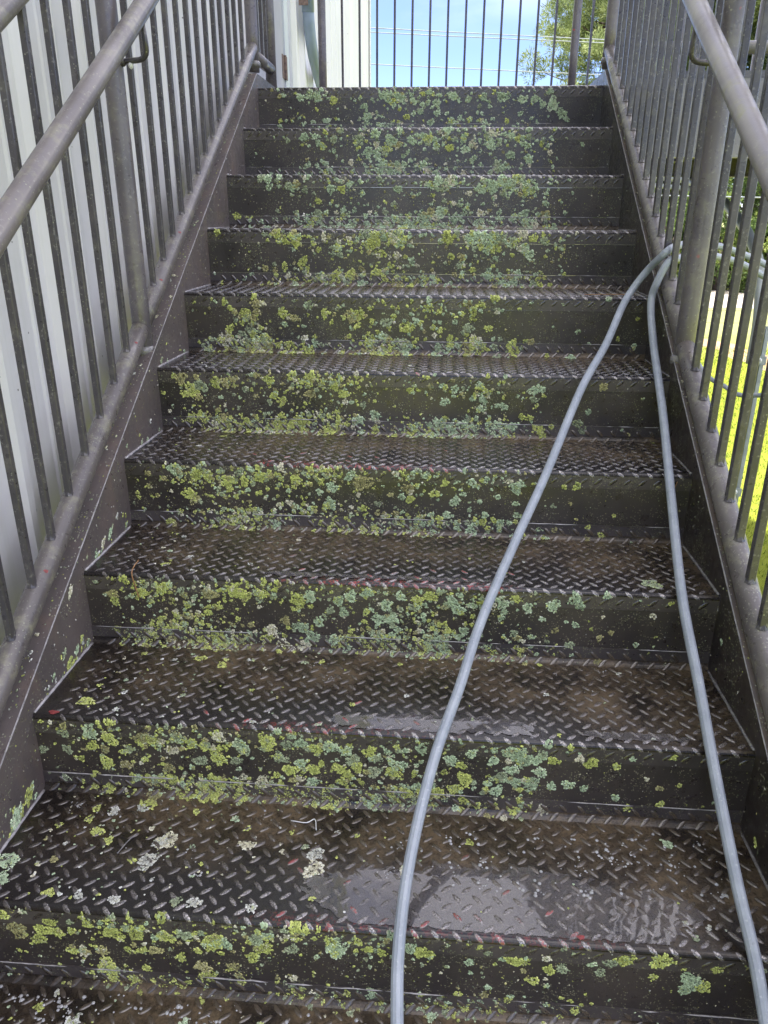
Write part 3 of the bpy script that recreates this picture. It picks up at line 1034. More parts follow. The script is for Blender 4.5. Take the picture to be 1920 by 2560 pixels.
def lichen_on_tread(k, parent):
    n = {4: 14, 5: 18, 6: 26, 7: 60, 8: 110, 9: 170, 10: 120}.get(k, 0)
    if not n:
        return
    X = [[], [], [], [], []]
    extra = {7: [(-.52, .055, .012, 0), (-.45, .03, .007, 5), (-.50, .11, .006, 1)],
             8: [(-.60, .052, .024, 0), (-.55, .235, .010, 0), (-.42, .225, .018, 0), (-.36, .225, .010, 0), (-.15, .235, .010, 0), (-.53, .03, .009, 5),
                 (-.25, .012, .011, 5), (-.125, .018, .008, 1), (.49, .24, .010, 5), (.02, .24, .009, 0)],
             9: [(-.53, .17, .018, 0), (-.50, .15, .014, 0), (-.40, .155, .022, 5), (-.41, .11, .028, 5), (-.24, .16, .020, 3), (-.11, .15, .022, 5),
                 (-.58, .10, .012, 4), (-.66, .09, .03, 1), (-.65, .05, .02, 1), (-.30, .03, .018, 5), (-.33, .03, .014, 2), (-.20, .028, .014, 5),
                 (-.25, .20, .009, 0), (-.04, .20, .008, 0), (.055, .125, .018, 3), (.17, .20, .011, 0), (-.61, .18, .010, 0), (-.56, .20, .013, 0), (-.36, .235, .012, 0)],
             10: [(-.49, .21, .02, 5), (-.44, .19, .024, 5), (-.30, .22, .018, 1), (-.22, .20, .022, 5), (-.56, .23, .012, 0), (-.18, .22, .02, 2), (-.05, .20, .022, 5), (.06, .21, .03, 2), (.25, .22, .015, 1)]}
    lst = list(extra.get(k, []))
    while len(lst) < n:
        x = -0.62 + abs(R.normal(0, 0.24)) if R.uniform() < 0.75 else R.uniform(-.6, .6)
        t = R.uniform(0.012, 0.262)
        if abs(x) > HW - .02:
            continue
        lst.append((x, t, 0.0018 * (1 - R.uniform()) ** -0.6, R.choice([0, 1, 2, 3, 4, 5], p=[.26, .12, .14, .12, .06, .30])))
    for cx, cv, rr, ty in lst:
        if rr > 0.03:
            rr = 0.03
        q = rosette_points(cx, cv, rr * .8, ty, 0.0023)
        for i in range(5):
            X[i].append(q[i])
    x, v, sz, c, th = [np.concatenate(q) for q in X]
    m = (np.abs(x) < HW - 0.002) & (v < 0.268) & (v > 0.011)
    V, F, col = lobes_mesh(x[m], v[m], sz[m], c[m], th[m], tread_surf(k), 0.9)
    V[:, 2] += 0.0003
    o = obj('tread_lichen', V, F, M_LICH, parent, col=col, kind='stuff')


def droplets(k, parent, n, xr, tr, rmin=0.0009, rmax=0.0030):
    """Foam bubbles and beads of water: small domes."""
    x = R.uniform(*xr, n)
    t = R.uniform(*tr, n)
    cl = [(R.uniform(*xr), R.uniform(*tr)) for _ in range(max(3, n // 14))]
    for i in range(n):
        if R.uniform() < 0.55:
            c = cl[R.integers(0, len(cl))]
            x[i], t[i] = c[0] + R.normal(0, 0.009), c[1] + R.normal(0, 0.006)
    m = (np.abs(x) < HW - .01) & (t > .012) & (t < .262)
    x, t = x[m], t[m]
    n = len(x)
    r = rmin + (rmax - rmin) * R.uniform(0, 1, n) ** 2
    a = np.arange(7) / 7 * 2 * PI
    px_ = np.concatenate([np.cos(a), 0.7 * np.cos(a), [0]])
    py_ = np.concatenate([np.sin(a), 0.7 * np.sin(a), [0]])
    pz_ = np.concatenate([np.zeros(7), np.full(7, .5), [.72]])
    V = np.stack([x[:, None] + px_ * r[:, None], -k * RUN + t[:, None] + py_ * r[:, None], -k * RISE + 0.0004 + pz_ * r[:, None]], -1).reshape(-1, 3)
    F = []
    for j in range(7):
        F += [(j, (j + 1) % 7, 7 + (j + 1) % 7), (j, 7 + (j + 1) % 7, 7 + j), (7 + j, 7 + (j + 1) % 7, 14)]
    F = (np.arange(n)[:, None, None] * 15 + np.array(F)[None]).reshape(-1, 3)
    obj('foam_bubbles', V, F, M_FOAMGLASS, parent, smooth=True, kind='stuff')


def mat_foamglass():
    t = NT('clear_bubbles')
    t.set(Base_Color=(0.85, 0.85, 0.84), Roughness=0.08, Transmission_Weight=0.60, IOR=1.33, Coat_Weight=1.0, Coat_Roughness=0.03)
    return t.m


M_FOAMGLASS = mat_foamglass()


def puddle(k, parent, f, x0, x1, t0, t1, cell=0.0023, z=0.0010):
    """A sheet of standing water where f(x, t) > 0."""
    nx, nt_ = int((x1 - x0) / cell), int((t1 - t0) / cell)
    gx = x0 + np.arange(nx + 1) * cell
    gt = t0 + np.arange(nt_ + 1) * cell
    X, T = np.meshgrid(gx, gt, indexing='ij')
    val = f(X, T)
    # pull border vertices onto the outline for a smooth edge
    inside = val > 0
    q = inside[:-1, :-1] | inside[1:, :-1] | inside[1:, 1:] | inside[:-1, 1:]
    gxv, gtv = np.gradient(val, cell)
    g2 = gxv ** 2 + gtv ** 2 + 1e-9
    step = np.where(inside, 0, -val / g2)
    lim = cell * 1.2
    dx = np.clip(step * gxv, -lim, lim)
    dt = np.clip(step * gtv, -lim, lim)
    X2, T2 = X + dx, T + dt
    idx = np.arange((nx + 1) * (nt_ + 1)).reshape(nx + 1, nt_ + 1)
    F = np.stack([idx[:-1, :-1][q], idx[1:, :-1][q], idx[1:, 1:][q], idx[:-1, 1:][q]], 1)
    used = np.unique(F)
    remap = -np.ones(idx.size, int)
    remap[used] = np.arange(len(used))
    V = np.stack([X2.ravel(), -k * RUN + T2.ravel(), np.full(X2.size, -k * RISE + z)], 1)[used]
    o = obj('puddle', V, remap[F], M_WATER, parent, smooth=True)
    o['label'] = 'thin puddle of water reflecting the sky'


def blobf(blobs, amp=0.30, ph=0.0):
    def f(x, t):
        v = -1e3
        for bx, bt, rx, rt in blobs:
            v = np.maximum(v, 1 - ((x - bx) / rx) ** 2 - ((t - bt) / rt) ** 2)
        n = 0.8 * np.sin(x * 92 + ph + 2 * np.sin(t * 70)) * np.sin(t * 118 + ph * 2) + 0.75 * np.sin(x * 176 + 1.3 + t * 90) * np.sin(t * 203 + 2 + ph) + 0.7 * np.sin(x * 41 + t * 60 + ph) + 0.45 * np.sin(x * 330 + t * 120) * np.sin(t * 360 + x * 50)
        return np.clip(v, -3, 1) + amp * n
    return f


risers = []
for k in range(NSTEP + 1):
    y0, z0 = -k * RUN, -k * RISE
    org = (0, y0, z0)
    if k == 0:
        pr = Prof(1.49, upturn=False)
    else:
        pr = Prof(RUN - 0.001, upturn=True)
    V, F, vx, vs_, slot_ = sweep_plate(pr, k, org)
    name = 'landing_deck' if k == 0 else 'tread'
    tr = obj(name, V, F, M_TREAD, stair, org=org, smooth=False, col=wear(vx, vs_, pr, k))
    tr.data.materials.append(M_LIP)
    tr.data.polygons.foreach_set('material_index', slot_)
    if k <= 12:
        V, F, col = lugs(pr, k, org, smax=(0.34 if k == 0 else None))
        o = obj('raised_lugs', V, F, M_LUG, tr, smooth=True, col=col, kind='stuff')
    # riser plate behind the lip and behind the upturned back of the next tread
    if k < NSTEP:
        V, F = box(-HW, HW, y0 + .0012, y0 + .0062, z0 - RISE + UP + .0004, z0 - LIP - .0004)
        rs = obj('riser', V, F, M_RISER, stair, org=org)
        if k <= 11:
            lichen_on_riser(k, rs)
    if 4 <= k <= 10:
        lichen_on_tread(k, tr)
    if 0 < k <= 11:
        # pale broken beads paint the sky highlight along the upturned back's wet edge
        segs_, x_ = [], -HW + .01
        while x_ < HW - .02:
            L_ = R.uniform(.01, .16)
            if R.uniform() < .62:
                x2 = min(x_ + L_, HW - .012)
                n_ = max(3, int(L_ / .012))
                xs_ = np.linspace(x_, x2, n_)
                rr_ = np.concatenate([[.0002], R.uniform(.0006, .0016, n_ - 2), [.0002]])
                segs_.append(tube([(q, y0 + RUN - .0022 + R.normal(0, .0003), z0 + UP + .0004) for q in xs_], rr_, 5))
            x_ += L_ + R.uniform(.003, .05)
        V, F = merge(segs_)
        obj('seam_highlight', V, F, M_EDGE, tr, smooth=True, kind='stuff')
    # weld beads where plate meets stringer; left ones paled to paint wet highlights
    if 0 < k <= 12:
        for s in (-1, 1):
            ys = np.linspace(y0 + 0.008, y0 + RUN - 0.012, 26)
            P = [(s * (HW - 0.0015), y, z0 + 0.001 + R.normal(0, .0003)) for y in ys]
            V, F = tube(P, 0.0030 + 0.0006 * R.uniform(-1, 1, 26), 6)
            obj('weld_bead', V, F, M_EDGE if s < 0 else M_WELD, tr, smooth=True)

treads = [o for o in stair.children if o.name.startswith('tread')]
tread_k = {round(-ORG[o.name].y / RUN): o for o in treads}
puddle(9, tread_k[9], blobf([(0.06, .068, .18, .060), (.22, .072, .26, .075), (.36, .052, .17, .045), (.50, .075, .06, .030)], .26, 0.4), -.16, .60, .013, .160)
puddle(8, tread_k[8], blobf([(0.0, .035, .10, .022), (.09, .040, .09, .026), (.20, .040, .10, .024), (.48, .030, .09, .012)], .36, 1.9), -.12, .60, .012, .085)
puddle(7, tread_k[7], blobf([(.05, .03, .20, .010), (-.2, .03, .10, .010)], .45, 2.9), -.3, .3, .012, .06)
puddle(10, tread_k[10], blobf([(-.1, .10, .5, .06)], .5, 3.9), -.62, .62, .012, .2)
droplets(9, tread_k[9], 230, (.12, .62), (.09, .25), .0009, .0040)
droplets(9, tread_k[9], 90, (-.6, .15), (.08, .25), .0009, .0026)
droplets(8, tread_k[8], 60, (-.2, .6), (.15, .26), .0008, .0022)
droplets(10, tread_k[10], 170, (-.66, .3), (.20, .262), .0012, .0040)
droplets(10, tread_k[10], 130, (-.62, .62), (.10, .26), .0012, .0045)


# stringers: channels with the web towards the steps, flange turned out
def stringer(side):
    s = side
    xi, xo = s * HW, s * (HW + 0.062)
    t = 0.006
    H0, H1 = 0.050, -0.255
    ya, yb = 0.0, -(NSTEP + .4) * RUN
    parts = []

    def prism(pts2):   # pts2: (x, h) loop, swept down the slope; then level along the landing
        n = len(pts2)
        V = []
        for y in (ya, yb):
            V += [(x, y, SL * y + h) for x, h in pts2]
        F = [tuple((i, (i + 1) % n, n + (i + 1) % n, n + i)) for i in range(n)]
        F += [tuple(range(n)), tuple(range(2 * n - 1, n - 1, -1))]
        V2 = [(x, 0.0005, h) for x, h in pts2] + [(x, 1.50, h) for x, h in pts2]
        parts.append((V, F))
        parts.append((V2, F))
    e_ = 0.0004 if s > 0 else 0.0
    prism([(xi, H0 - e_), (xi, H1), (xo, H1), (xo, H1 + t), (xi + s * t, H1 + t), (xi + s * t, H0 - t), (xo, H0 - t), (xo, H0 - e_)])
    V, F = merge(parts)
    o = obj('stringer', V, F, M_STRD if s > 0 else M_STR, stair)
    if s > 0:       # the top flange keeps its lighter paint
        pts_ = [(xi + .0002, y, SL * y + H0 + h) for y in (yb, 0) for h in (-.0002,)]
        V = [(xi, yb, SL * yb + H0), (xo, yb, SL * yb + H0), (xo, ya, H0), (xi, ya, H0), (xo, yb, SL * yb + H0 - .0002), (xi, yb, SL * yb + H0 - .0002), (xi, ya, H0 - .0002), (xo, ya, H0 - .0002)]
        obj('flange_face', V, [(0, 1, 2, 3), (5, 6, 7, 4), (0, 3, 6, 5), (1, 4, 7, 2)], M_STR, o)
    # pale strip painting the wet-edge highlight along the top of the web
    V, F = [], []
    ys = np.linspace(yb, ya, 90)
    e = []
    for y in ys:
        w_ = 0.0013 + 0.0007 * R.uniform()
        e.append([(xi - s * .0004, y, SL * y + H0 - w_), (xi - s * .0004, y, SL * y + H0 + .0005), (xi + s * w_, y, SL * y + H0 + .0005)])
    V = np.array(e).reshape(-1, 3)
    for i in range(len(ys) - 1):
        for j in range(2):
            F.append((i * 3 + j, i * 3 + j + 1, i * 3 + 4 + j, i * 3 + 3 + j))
    obj('edge_highlight', V, F, M_EDGE, o)
    return o


sl_, sr_ = stringer(-1), stringer(1)


def web_surf(side):
    def f(u, w):            # u along y, w height over the nose line
        return np.stack([np.full_like(u, side * HW), u, SL * u + w], -1), np.stack([np.full_like(u, -side * 1.0), 0 * u, 0 * u], -1)
    return f


def flange_surf(side):
    c = 1 / math.hypot(1, SL)

    def f(u, w):            # w: distance outwards from the web
        return np.stack([side * (HW + w), u, SL * u + 0.0502], -1), np.stack([0 * u, -SL * c + 0 * u, c + 0 * u], -1)
    return f


def lichen_side(parent, side, surf, lst, flecks, urange, wrange, pw):
    X = [[], [], [], [], []]
    for cx, cv, rr, ty in lst:
        q = rosette_points(cx, cv, rr, ty, 0.0024)
        for i in range(5):
            X[i].append(q[i])
    n = flecks
    u = R.uniform(*urange, n)
    w = R.uniform(*wrange, n)
    ti = R.choice([0, 2, 3, 4, 5], n, p=pw)
    X[0].append(u); X[1].append(w); X[2].append(R.uniform(.0007, .0024, n)); X[3].append(LCOL[ti] * R.uniform(.5, 1.0, n)[:, None]); X[4].append(u * 0)
    x, v, sz, c, th = [np.concatenate(q) for q in X]
    V, F, col = lobes_mesh(x, v, sz, c, th, surf)
    obj('stringer_lichen', V, F, M_LICH, parent, col=col, kind='stuff')


lst = []
for k in (5, 6, 7, 8, 9, 10):          # colonies sit on the web just above each tread
    for _ in range({5: 8, 6: 6, 7: 16, 8: 26, 9: 22, 10: 12}[k]):
        y = -k * RUN + R.uniform(.02, .27)
        z = -k * RISE + abs(R.normal(0, .022)) + .003
        h = z - SL * y
        if h < 0.040:
            lst.append((y, h, 0.002 + 0.008 * R.uniform() ** 2, R.choice([0, 1, 2, 5], p=[.45, .3, .15, .1])))
lst += [(-8 * RUN + .16, -8 * RISE + .012 - SL * (-8 * RUN + .16), .016, 0), (-9 * RUN + .17, -9 * RISE + .02 - SL * (-9 * RUN + .17), .026, 1),
        (-9 * RUN + .22, -9 * RISE + .03 - SL * (-9 * RUN + .22), .02, 0), (-8 * RUN + .20, -8 * RISE + .025 - SL * (-8 * RUN + .20), .012, 1),
        (-7 * RUN + .15, -7 * RISE + .03 - SL * (-7 * RUN + .15), .014, 1), (-7 * RUN + .11, -7 * RISE + .022 - SL * (-7 * RUN + .11), .013, 3),
        (-2.02, .028, .013, 3)]
lichen_side(sl_, -1, web_surf(-1), lst, 900, (-3.1, .0), (-.22, .045), [.22, .15, .25, .13, .25])
lichen_side(sl_, -1, flange_surf(-1), [(-1.28, .03, .006, 3), (-1.12, .025, .005, 3), (-.9, .02, .006, 2)] + [(R.uniform(-3, 0), R.uniform(.01, .055), R.uniform(.002, .005), R.choice([2, 3, 5])) for _ in range(60)],
            700, (-3.1, 0), (.003, .058), [.15, .2, .25, .15, .25])
lichen_side(sr_, 1, web_surf(1), [(-2.0, -.05, .007, 1), (-2.3, -.1, .008, 0), (-1.95, -.03, .005, 5)], 420, (-3.1, .0), (-.22, .045), [.2, .25, .2, .15, .2])
lichen_side(sr_, 1, flange_surf(1), [(-1.86, .025, .009, 5), (-1.95, .03, .013, 1), (-1.97, .03, .008, 5), (-2.25, .02, .010, 0), (-2.34, .025, .012, 1), (-2.1, .02, .006, 5)]
            + [(R.uniform(-1.3, 0), R.uniform(.01, .055), R.uniform(.002, .007), R.choice([1, 2, 3, 4, 5])) for _ in range(170)]
            + [(R.uniform(-3, -1.4), R.uniform(.01, .055), R.uniform(.0015, .004), R.choice([1, 2, 3, 5])) for _ in range(60)],
            900, (-3.1, 0), (.003, .058), [.15, .25, .25, .15, .2])


# ------------------------------------------------------------------ railings
def picket_mesh(name, h, w, mat):
    V, F = bbox_bev(-w / 2, w / 2, -w / 2, w / 2, -0.02, h, 0.0015)
    # weld collar at the foot
    n = 8
    a = np.arange(n) / n * 2 * PI + .2
    C1 = np.stack([np.cos(a) * w * .80, np.sin(a) * w * .80, np.full(n, -0.004)], 1)
    C2 = np.stack([np.cos(a) * w * .50, np.sin(a) * w * .50, np.full(n, 0.006)], 1)
    VC = np.vstack([C1, C2])
    FC = [(i, (i + 1) % n, n + (i + 1) % n, n + i) for i in range(n)]
    V, F = merge([(V, F), (VC, FC)])
    return mesh_np(name, V, F, mat=mat)


def stair_guard(side, xr, hb, xh, hh, pick_y, pw, label, posts=(0.09, -1.385, -2.87, -4.05)):
    root = thing('stair_railing', label, 'railing', (xr, -2.0, SL * -2.0))
    yt, yb = posts[0], posts[-1]
    rp = 0.0245
    # bottom rail in lengths between the posts
    for a, b in zip(posts[:-1], posts[1:]):
        n = 14
        ys = np.linspace(a - rp * .5, b + rp * .5, n)
        V, F = tube([(xr, y, SL * y + hb) for y in ys], 0.0235, 20)
        o = obj('bottom_rail', V, F, M_LOW, root, smooth=True)
    ys = np.linspace(yt, yb, 12)
    V, F = tube([(xr, y, SL * y + 1.03) for y in ys], 0.0235, 20)
    obj('top_rail', V, F, M_HAND, root, smooth=True)
    ys = np.linspace(yt + .25, yb, 26)
    pts = [(xh, y, SL * min(y, .1) + hh) for y in ys]
    V, F = tube(pts, 0.0218, 24)
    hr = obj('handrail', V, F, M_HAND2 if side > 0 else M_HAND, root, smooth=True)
    for y in posts:
        z0, z1 = SL * y + 0.012, SL * y + 1.03
        V, F = tube([(xr, y, z) for z in np.linspace(z0, z1, 8)], rp, 24)
        o = obj('post', V, F, M_RAIL, root, smooth=True)
        V, F = tube([(xr, y, SL * y + .030), (xr, y, SL * y + .046), (xr, y, SL * y + .052)], [rp + .007, rp + .005, rp + .0005], 20)
        obj('weld_collar', V, F, M_WELD, o, smooth=True)
    for y in posts[1:]:
        zb = SL * y + hh - 0.110
        path = fillet([(xr - side * rp * .7, y, zb - .004), (xh, y - .004, zb), (xh, y - .022, SL * (y - .022) + hh - .018)], 0.026, 7)
        V, F = tube(path, 0.0065, 12)
        br = obj('handrail_bracket', V, F, M_PICK, root, smooth=True)
        V, F = tube([(xr - side * (rp - .001), y, zb - .004), (xr - side * (rp + .007), y, zb - .004)], [0.012, 0.008], 10)
        obj('weld_collar', V, F, M_PICK, br, smooth=True)
    me = picket_mesh('picket', 1.03 - hb - .03, pw, M_PICK)
    for y in pick_y:
        o = link_mesh('picket', me, root, (xr, y, SL * y + hb + 0.026))
        o.rotation_euler = (R.normal(0, .0018), R.normal(0, .0018), R.normal(0, .02))
    return root


left_y = [-1.268 + .0988 * i for i in range(13)] + [-1.5 - .0995 * i for i in range(13)] + [-2.98 - .0995 * i for i in range(10)]
right_y = [-1.278 + .0868 * i for i in range(15)] + [-1.495 - .0860 * i for i in range(15)] + [-2.97 - .0860 * i for i in range(12)]
lg = stair_guard(-1, -0.72, 0.105, -0.63, 0.838, left_y, 0.0142, 'dark pipe and picket railing along the white wall, left side of the stairs')
rg = stair_guard(1, 0.713, 0.080, 0.63, 0.822, right_y, 0.0160, 'dark pipe and picket railing right of the stairs with a hose draped over it')
# a bead of water hanging from the left bracket
V, F = tube([(-.675, -1.387, SL * -1.387 + .724), (-.675, -1.387, SL * -1.387 + .718), (-.674, -1.387, SL * -1.387 + .712), (-.674, -1.387, SL * -1.387 + .709)], [.004, .0065, .0045, .001], 10)
o = obj('water_drop', V, F, M_FOAM, None, org=(-.675, -1.387, SL * -1.387 + .712), smooth=True)
tag(o, 'pale drop of water hanging under the left handrail bracket', 'water drop')

# short level guard beside the door at the head of the stairs
g2 = thing('landing_railing', 'short level pipe railing between the head of the stairs and the grey door', 'railing', (-.72, .43, 0))
V, F = tube([(-.72, .09, .132), (-.72, .43, .132)], .0235, 20)
obj('bottom_rail', V, F, M_LOW, g2, smooth=True)
V, F = tube([(-.72, .09, 1.08), (-.72, .43, 1.08)], .0235, 20)
obj('top_rail', V, F, M_HAND, g2, smooth=True)
V, F = tube([(-.72, .43, z) for z in (-.0, .4, .8, 1.09)], .0245, 24)
obj('post', V, F, M_RAIL, g2, smooth=True)
me = picket_mesh('picket', .93, .0142, M_PICK)
for y in (.19, .27, .35):
    link_mesh('picket', me, g2, (-.72, y, .155))

# guard along the back edge of the landing
g3 = thing('landing_railing', 'long picket railing across the back of the landing against the sky', 'railing', (1.0, 1.45, 0))
YB = 1.45
V, F = tube([(-.665, YB, .10), (2.9, YB, .10)], .0235, 16)
obj('bottom_rail', V, F, M_LOW, g3, smooth=True)
V, F = tube([(-.665, YB, 1.08), (2.9, YB, 1.08)], .0235, 16)
obj('top_rail', V, F, M_HAND, g3, smooth=True)
px_ = [-.637, .764, 2.165]
for x in px_:
    V, F = tube([(x, YB, z) for z in (0.0, .4, .8, 1.08)], .0225, 20)
    obj('post', V, F, M_RAIL, g3, smooth=True)
me = picket_mesh('picket', .95, .0120, M_PICK)
xx = -.327 - .0979 * 2
while xx < 2.85:
    if min(abs(xx - p) for p in px_) > .04:
        link_mesh('picket', me, g3, (xx, YB, .125))
    xx += .0979

# ------------------------------------------------------------------ side landing and what hangs below it
lp = thing('side_landing', 'dark steel landing platform reaching out to the right behind the railing', 'landing', (1.8, .7, 0))
sec = [(.03, .05), (.03, -.255), (.085, -.255), (.085, -.249), (.036, -.249), (.036, .044), (.085, .044), (.085, .05)]
n = len(sec)
V = [(x, y, z) for x in (.757, 2.95) for y, z in sec]
F = [(i, (i + 1) % n, n + (i + 1) % n, n + i) for i in range(n)] + [tuple(range(n - 1, -1, -1)), tuple(range(n, 2 * n))]
obj('front_channel', V, F, M_FASCIA, lp)
V = [(x, 1.50 - (y - .03), z - .005) for x in (.757, 2.95) for y, z in sec]
obj('back_channel', V, F, M_PICK, lp)
V, F = box(.757, 2.95, .088, 1.44, -.008, 0.0)
obj('deck_plate', V, F, M_TREAD, lp)
for x in (1.3, 1.9, 2.5):
    V, F = box(x, x + .05, .09, 1.43, -.20, -.010)
    obj('joist', V, F, M_PICK, lp)
V, F = box(.86, 2.95, .0285, .0298, .024, .0495)
obj('nosing_strip', V, F, M_PICK, lp)
V, F = tube([(.74, .05, .13), (2.95, .05, .13)], .0235, 20)
obj('bottom_rail', V, F, M_FASCIA, lp, smooth=True)
V, F = tube([(.74, .05, 1.08), (2.95, .05, 1.08)], .0235, 20)
obj('top_rail', V, F, M_HAND, lp, smooth=True)
for x in (2.3,):
    V, F = tube([(x, .05, z) for z in (0.05, .5, 1.08)], .0235, 20)
    obj('post', V, F, M_RAIL, lp, smooth=True)
for x, y in ((2.9, .1), (2.9, 1.4)):
    V, F = tube([(x, y, z) for z in (GZ, -1.5, -.02)], .05, 16)
    obj('support_leg', V, F, M_RAIL, lp, smooth=True)

# bent grey pipe under the side landing
V, F = tube(spline([(1.5, 2.6, -.20), (1.5, 1.58, -.27), (1.5, .9, -.40), (1.5, .64, -.48), (1.5, .43, -.57), (1.5, .27, -.68), (1.5, .20, -.80), (1.5, .165, -.93), (1.5, .16, -1.1)], 6), .024, 16)
o = obj('bent_pipe', V, F, M_GREYPIPE, None, org=(1.5, .16, -1.1), smooth=True)
tag(o, 'grey pipe curving down from under the landing into the slotted channel post', 'pipe')
V, F = tube([(1.49, 3.6, -.20), (1.5, 2.17, -.28), (1.5, 1.3, -.333)], .015, 12)
o = obj('conduit', V, F, M_GALV, None, org=(1.5, 1.3, -.333), smooth=True)
tag(o, 'thin pale straight conduit just below the dark landing edge', 'conduit')

st = thing('channel_post', 'upright galvanised channel post with a dark slot and bolted clips on the lawn side', 'post', (1.505, .13, GZ))
w = .024
sec = [(-w, 0), (-w, .041), (w, .041), (w, 0), (.008, 0), (.008, .008), (w - .003, .008), (w - .003, .038), (-w + .003, .038), (-w + .003, .008), (-.008, .008), (-.008, 0)]
n = len(sec)
a = rad(-22)
V = [(1.507 + x * math.cos(a) - y * math.sin(a), .105 + x * math.sin(a) + y * math.cos(a), z) for z in (GZ, -.93) for x, y in sec]
F = [(i, (i + 1) % n, n + (i + 1) % n, n + i) for i in range(n)] + [tuple(range(n - 1, -1, -1)), tuple(range(n, 2 * n))]
obj('channel', V, F, M_GALV, st)
for zc in (-1.075, -1.70, -2.4):
    c0 = np.array([1.507, .100, zc])
    u = np.array([math.cos(a), math.sin(a), 0])
    d = np.array([-math.sin(a), math.cos(a), 0])
    V, F = box(-.030, .030, -.004, .0, -.020, .020)
    V = c0 + V[:, :1] * u + V[:, 1:2] * d + np.array([0, 0, 1]) * V[:, 2:]
    cl = obj('clip', V, F, M_GALV, st)
    V, F = tube([c0 - d * .004, c0 - d * .008, c0 - d * .0125], [.013, .0125, .010], 12)
    obj('bolt_head', V, F, M_FOAM, cl, smooth=False)
    V, F = tube([c0 - d * .0127, c0 - d * .0150], [.004, .004], 6)
    obj('bolt_tip', V, F, M_DARK, cl)

# ------------------------------------------------------------------ white metal building on the left
XW = -0.880
bld = thing('metal_building', 'white ribbed metal building wall running the length of the stairs', 'building', (XW, 0, GZ))
YE = 6.55
ZT = 4.1


def rib_profile(y0, y1):
    """(y, out) points: main ribs every 0.305 m, two low beads between."""
    pts = []
    y = y0
    while y < y1 - 1e-6:
        c = [(0.0, .030), (.012, .030), (.030, .0), (.103, 0), (.109, .0045), (.119, .0045), (.125, 0), (.180, 0), (.186, .0045), (.196, .0045), (.202, 0), (.275, 0), (.293, .030)]
        pts += [(y + a_, b_) for a_, b_ in c]
        y += .305
    pts.append((y, .030))
    return [(min(a_, y1), b_) for a_, b_ in pts]


def panel(y0, y1, z0, z1):
    pf = rib_profile(y0, y1)
    pf = [q for i, q in enumerate(pf) if i == 0 or q[0] > pf[i - 1][0] + 1e-5]
    n = len(pf)
    zs = np.linspace(z0, z1, 5)
    V = [(XW + b_, a_, z) for z in zs for a_, b_ in pf]
    F = [(j * n + i, j * n + i + 1, (j + 1) * n + i + 1, (j + 1) * n + i) for j in range(4) for i in range(n - 1)]
    # returns so that the sheet has thickness at its outer edges
    V += [(XW - .02, pf[0][0], z0), (XW - .02, pf[0][0], z1), (XW - .02, pf[-1][0], z0), (XW - .02, pf[-1][0], z1)]
    b = 5 * n
    F += [(0, b, b + 1, 4 * n), (n - 1, 5 * n - 1, b + 3, b + 2)]
    return V, F


# panels stop for the doorway (y 0.62 .. 1.80, up to z 2.12)
y = -5.185
PW = .915
while y < .55:
    V, F = panel(y, min(y + PW, .62) - .0015, GZ, ZT)
    obj('wall_panel', V, F, M_WALL, bld)
    y += PW
V, F = panel(.62, 1.80, 2.14, ZT)
obj('wall_panel', V, F, M_WALL, bld)
V, F = panel(.62, 1.80, GZ, -.05)
obj('wall_panel', V, F, M_WALL, bld)
y = 1.80
while y < YE - .1:
    V, F = panel(y, min(y + PW, YE) - .0015, GZ, ZT)
    obj('wall_panel', V, F, M_WALL, bld)
    y += PW
# door, frame, hinges
V, F = box(XW - .04, XW + .006, .68, 1.525, .012, 2.05)
dr = obj('door', V, F, M_DOOR, bld)
for zc in (.32, 1.05, 1.80):
    V, F = merge([box(XW + .0062, XW + .009, 1.470, 1.523, zc - .060, zc + .060), tube([(XW + .013, 1.531, zc - .062), (XW + .013, 1.531, zc + .062)], .0085, 10),
                  box(XW + .0142, XW + .0168, 1.541, 1.575, zc - .060, zc + .060)])
    obj('hinge', V, F, M_RUST, dr)
V, F = tube([(XW + .006, .76, .98), (XW + .055, .76, .98)], [.012, .012], 10)
V2, F2 = tube([(XW + .055, .76, .98), (XW + .062, .76, .98), (XW + .085, .76, .98), (XW + .092, .76, .98)], [.012, .026, .028, .016], 14)
V, F = merge([(V, F), (V2, F2)])
obj('door_knob', V, F, M_GALV, dr, smooth=True)
V, F = merge([box(XW - .03, XW + .014, 1.538, 1.655, -.045, 2.135), box(XW - .03, XW + .014, .62, .672, -.045, 2.135), box(XW - .03, XW + .014, .673, 1.537, 2.06, 2.135)])
obj('door_frame', V, F, M_JAMB, bld)
V, F = box(XW - .035, XW + .012, .673, 1.537, -.045, .010)
obj('threshold', V, F, M_GALV, bld)
V, F = box(XW - .05, XW - .045, .66, 1.56, -.04, 2.1)
obj('door_gap', V, F, M_DARK, bld)
V, F = box(XW - .02, XW + .0305, 1.657, 1.798, -.045, 2.135)
obj('flashing', V, F, M_WALL, bld)
V, F = merge([box(XW - .06, XW + .042, YE, YE + .014, GZ, ZT), box(XW + .034, XW + .042, YE - .09, YE - .001, GZ, ZT)])
obj('corner_trim', V, F, M_WALL, bld)
V, F = box(-9, XW - .061, YE - .06, YE, GZ, ZT)
obj('end_wall', V, F, M_WALL, bld)
V, F = box(-9.2, XW + .13, -5.4, YE + .25, ZT + .002, ZT + .16)
obj('roof_edge', V, F, M_WALL, bld)
scr = []
for z_ in (-2.35, -1.15, .05, 1.25, 2.45):
    for i in range(38):
        y_ = -5.185 + .305 * i + .052
        if .58 < y_ < 1.80 and z_ < 2.1 and z_ > -.1 or y_ > YE - .1:
            continue
        scr.append(tube([(XW + .0002, y_, z_), (XW + .0025, y_, z_), (XW + .0055, y_, z_)], [.0085, .0060, .0045], 7))
V, F = merge(scr)
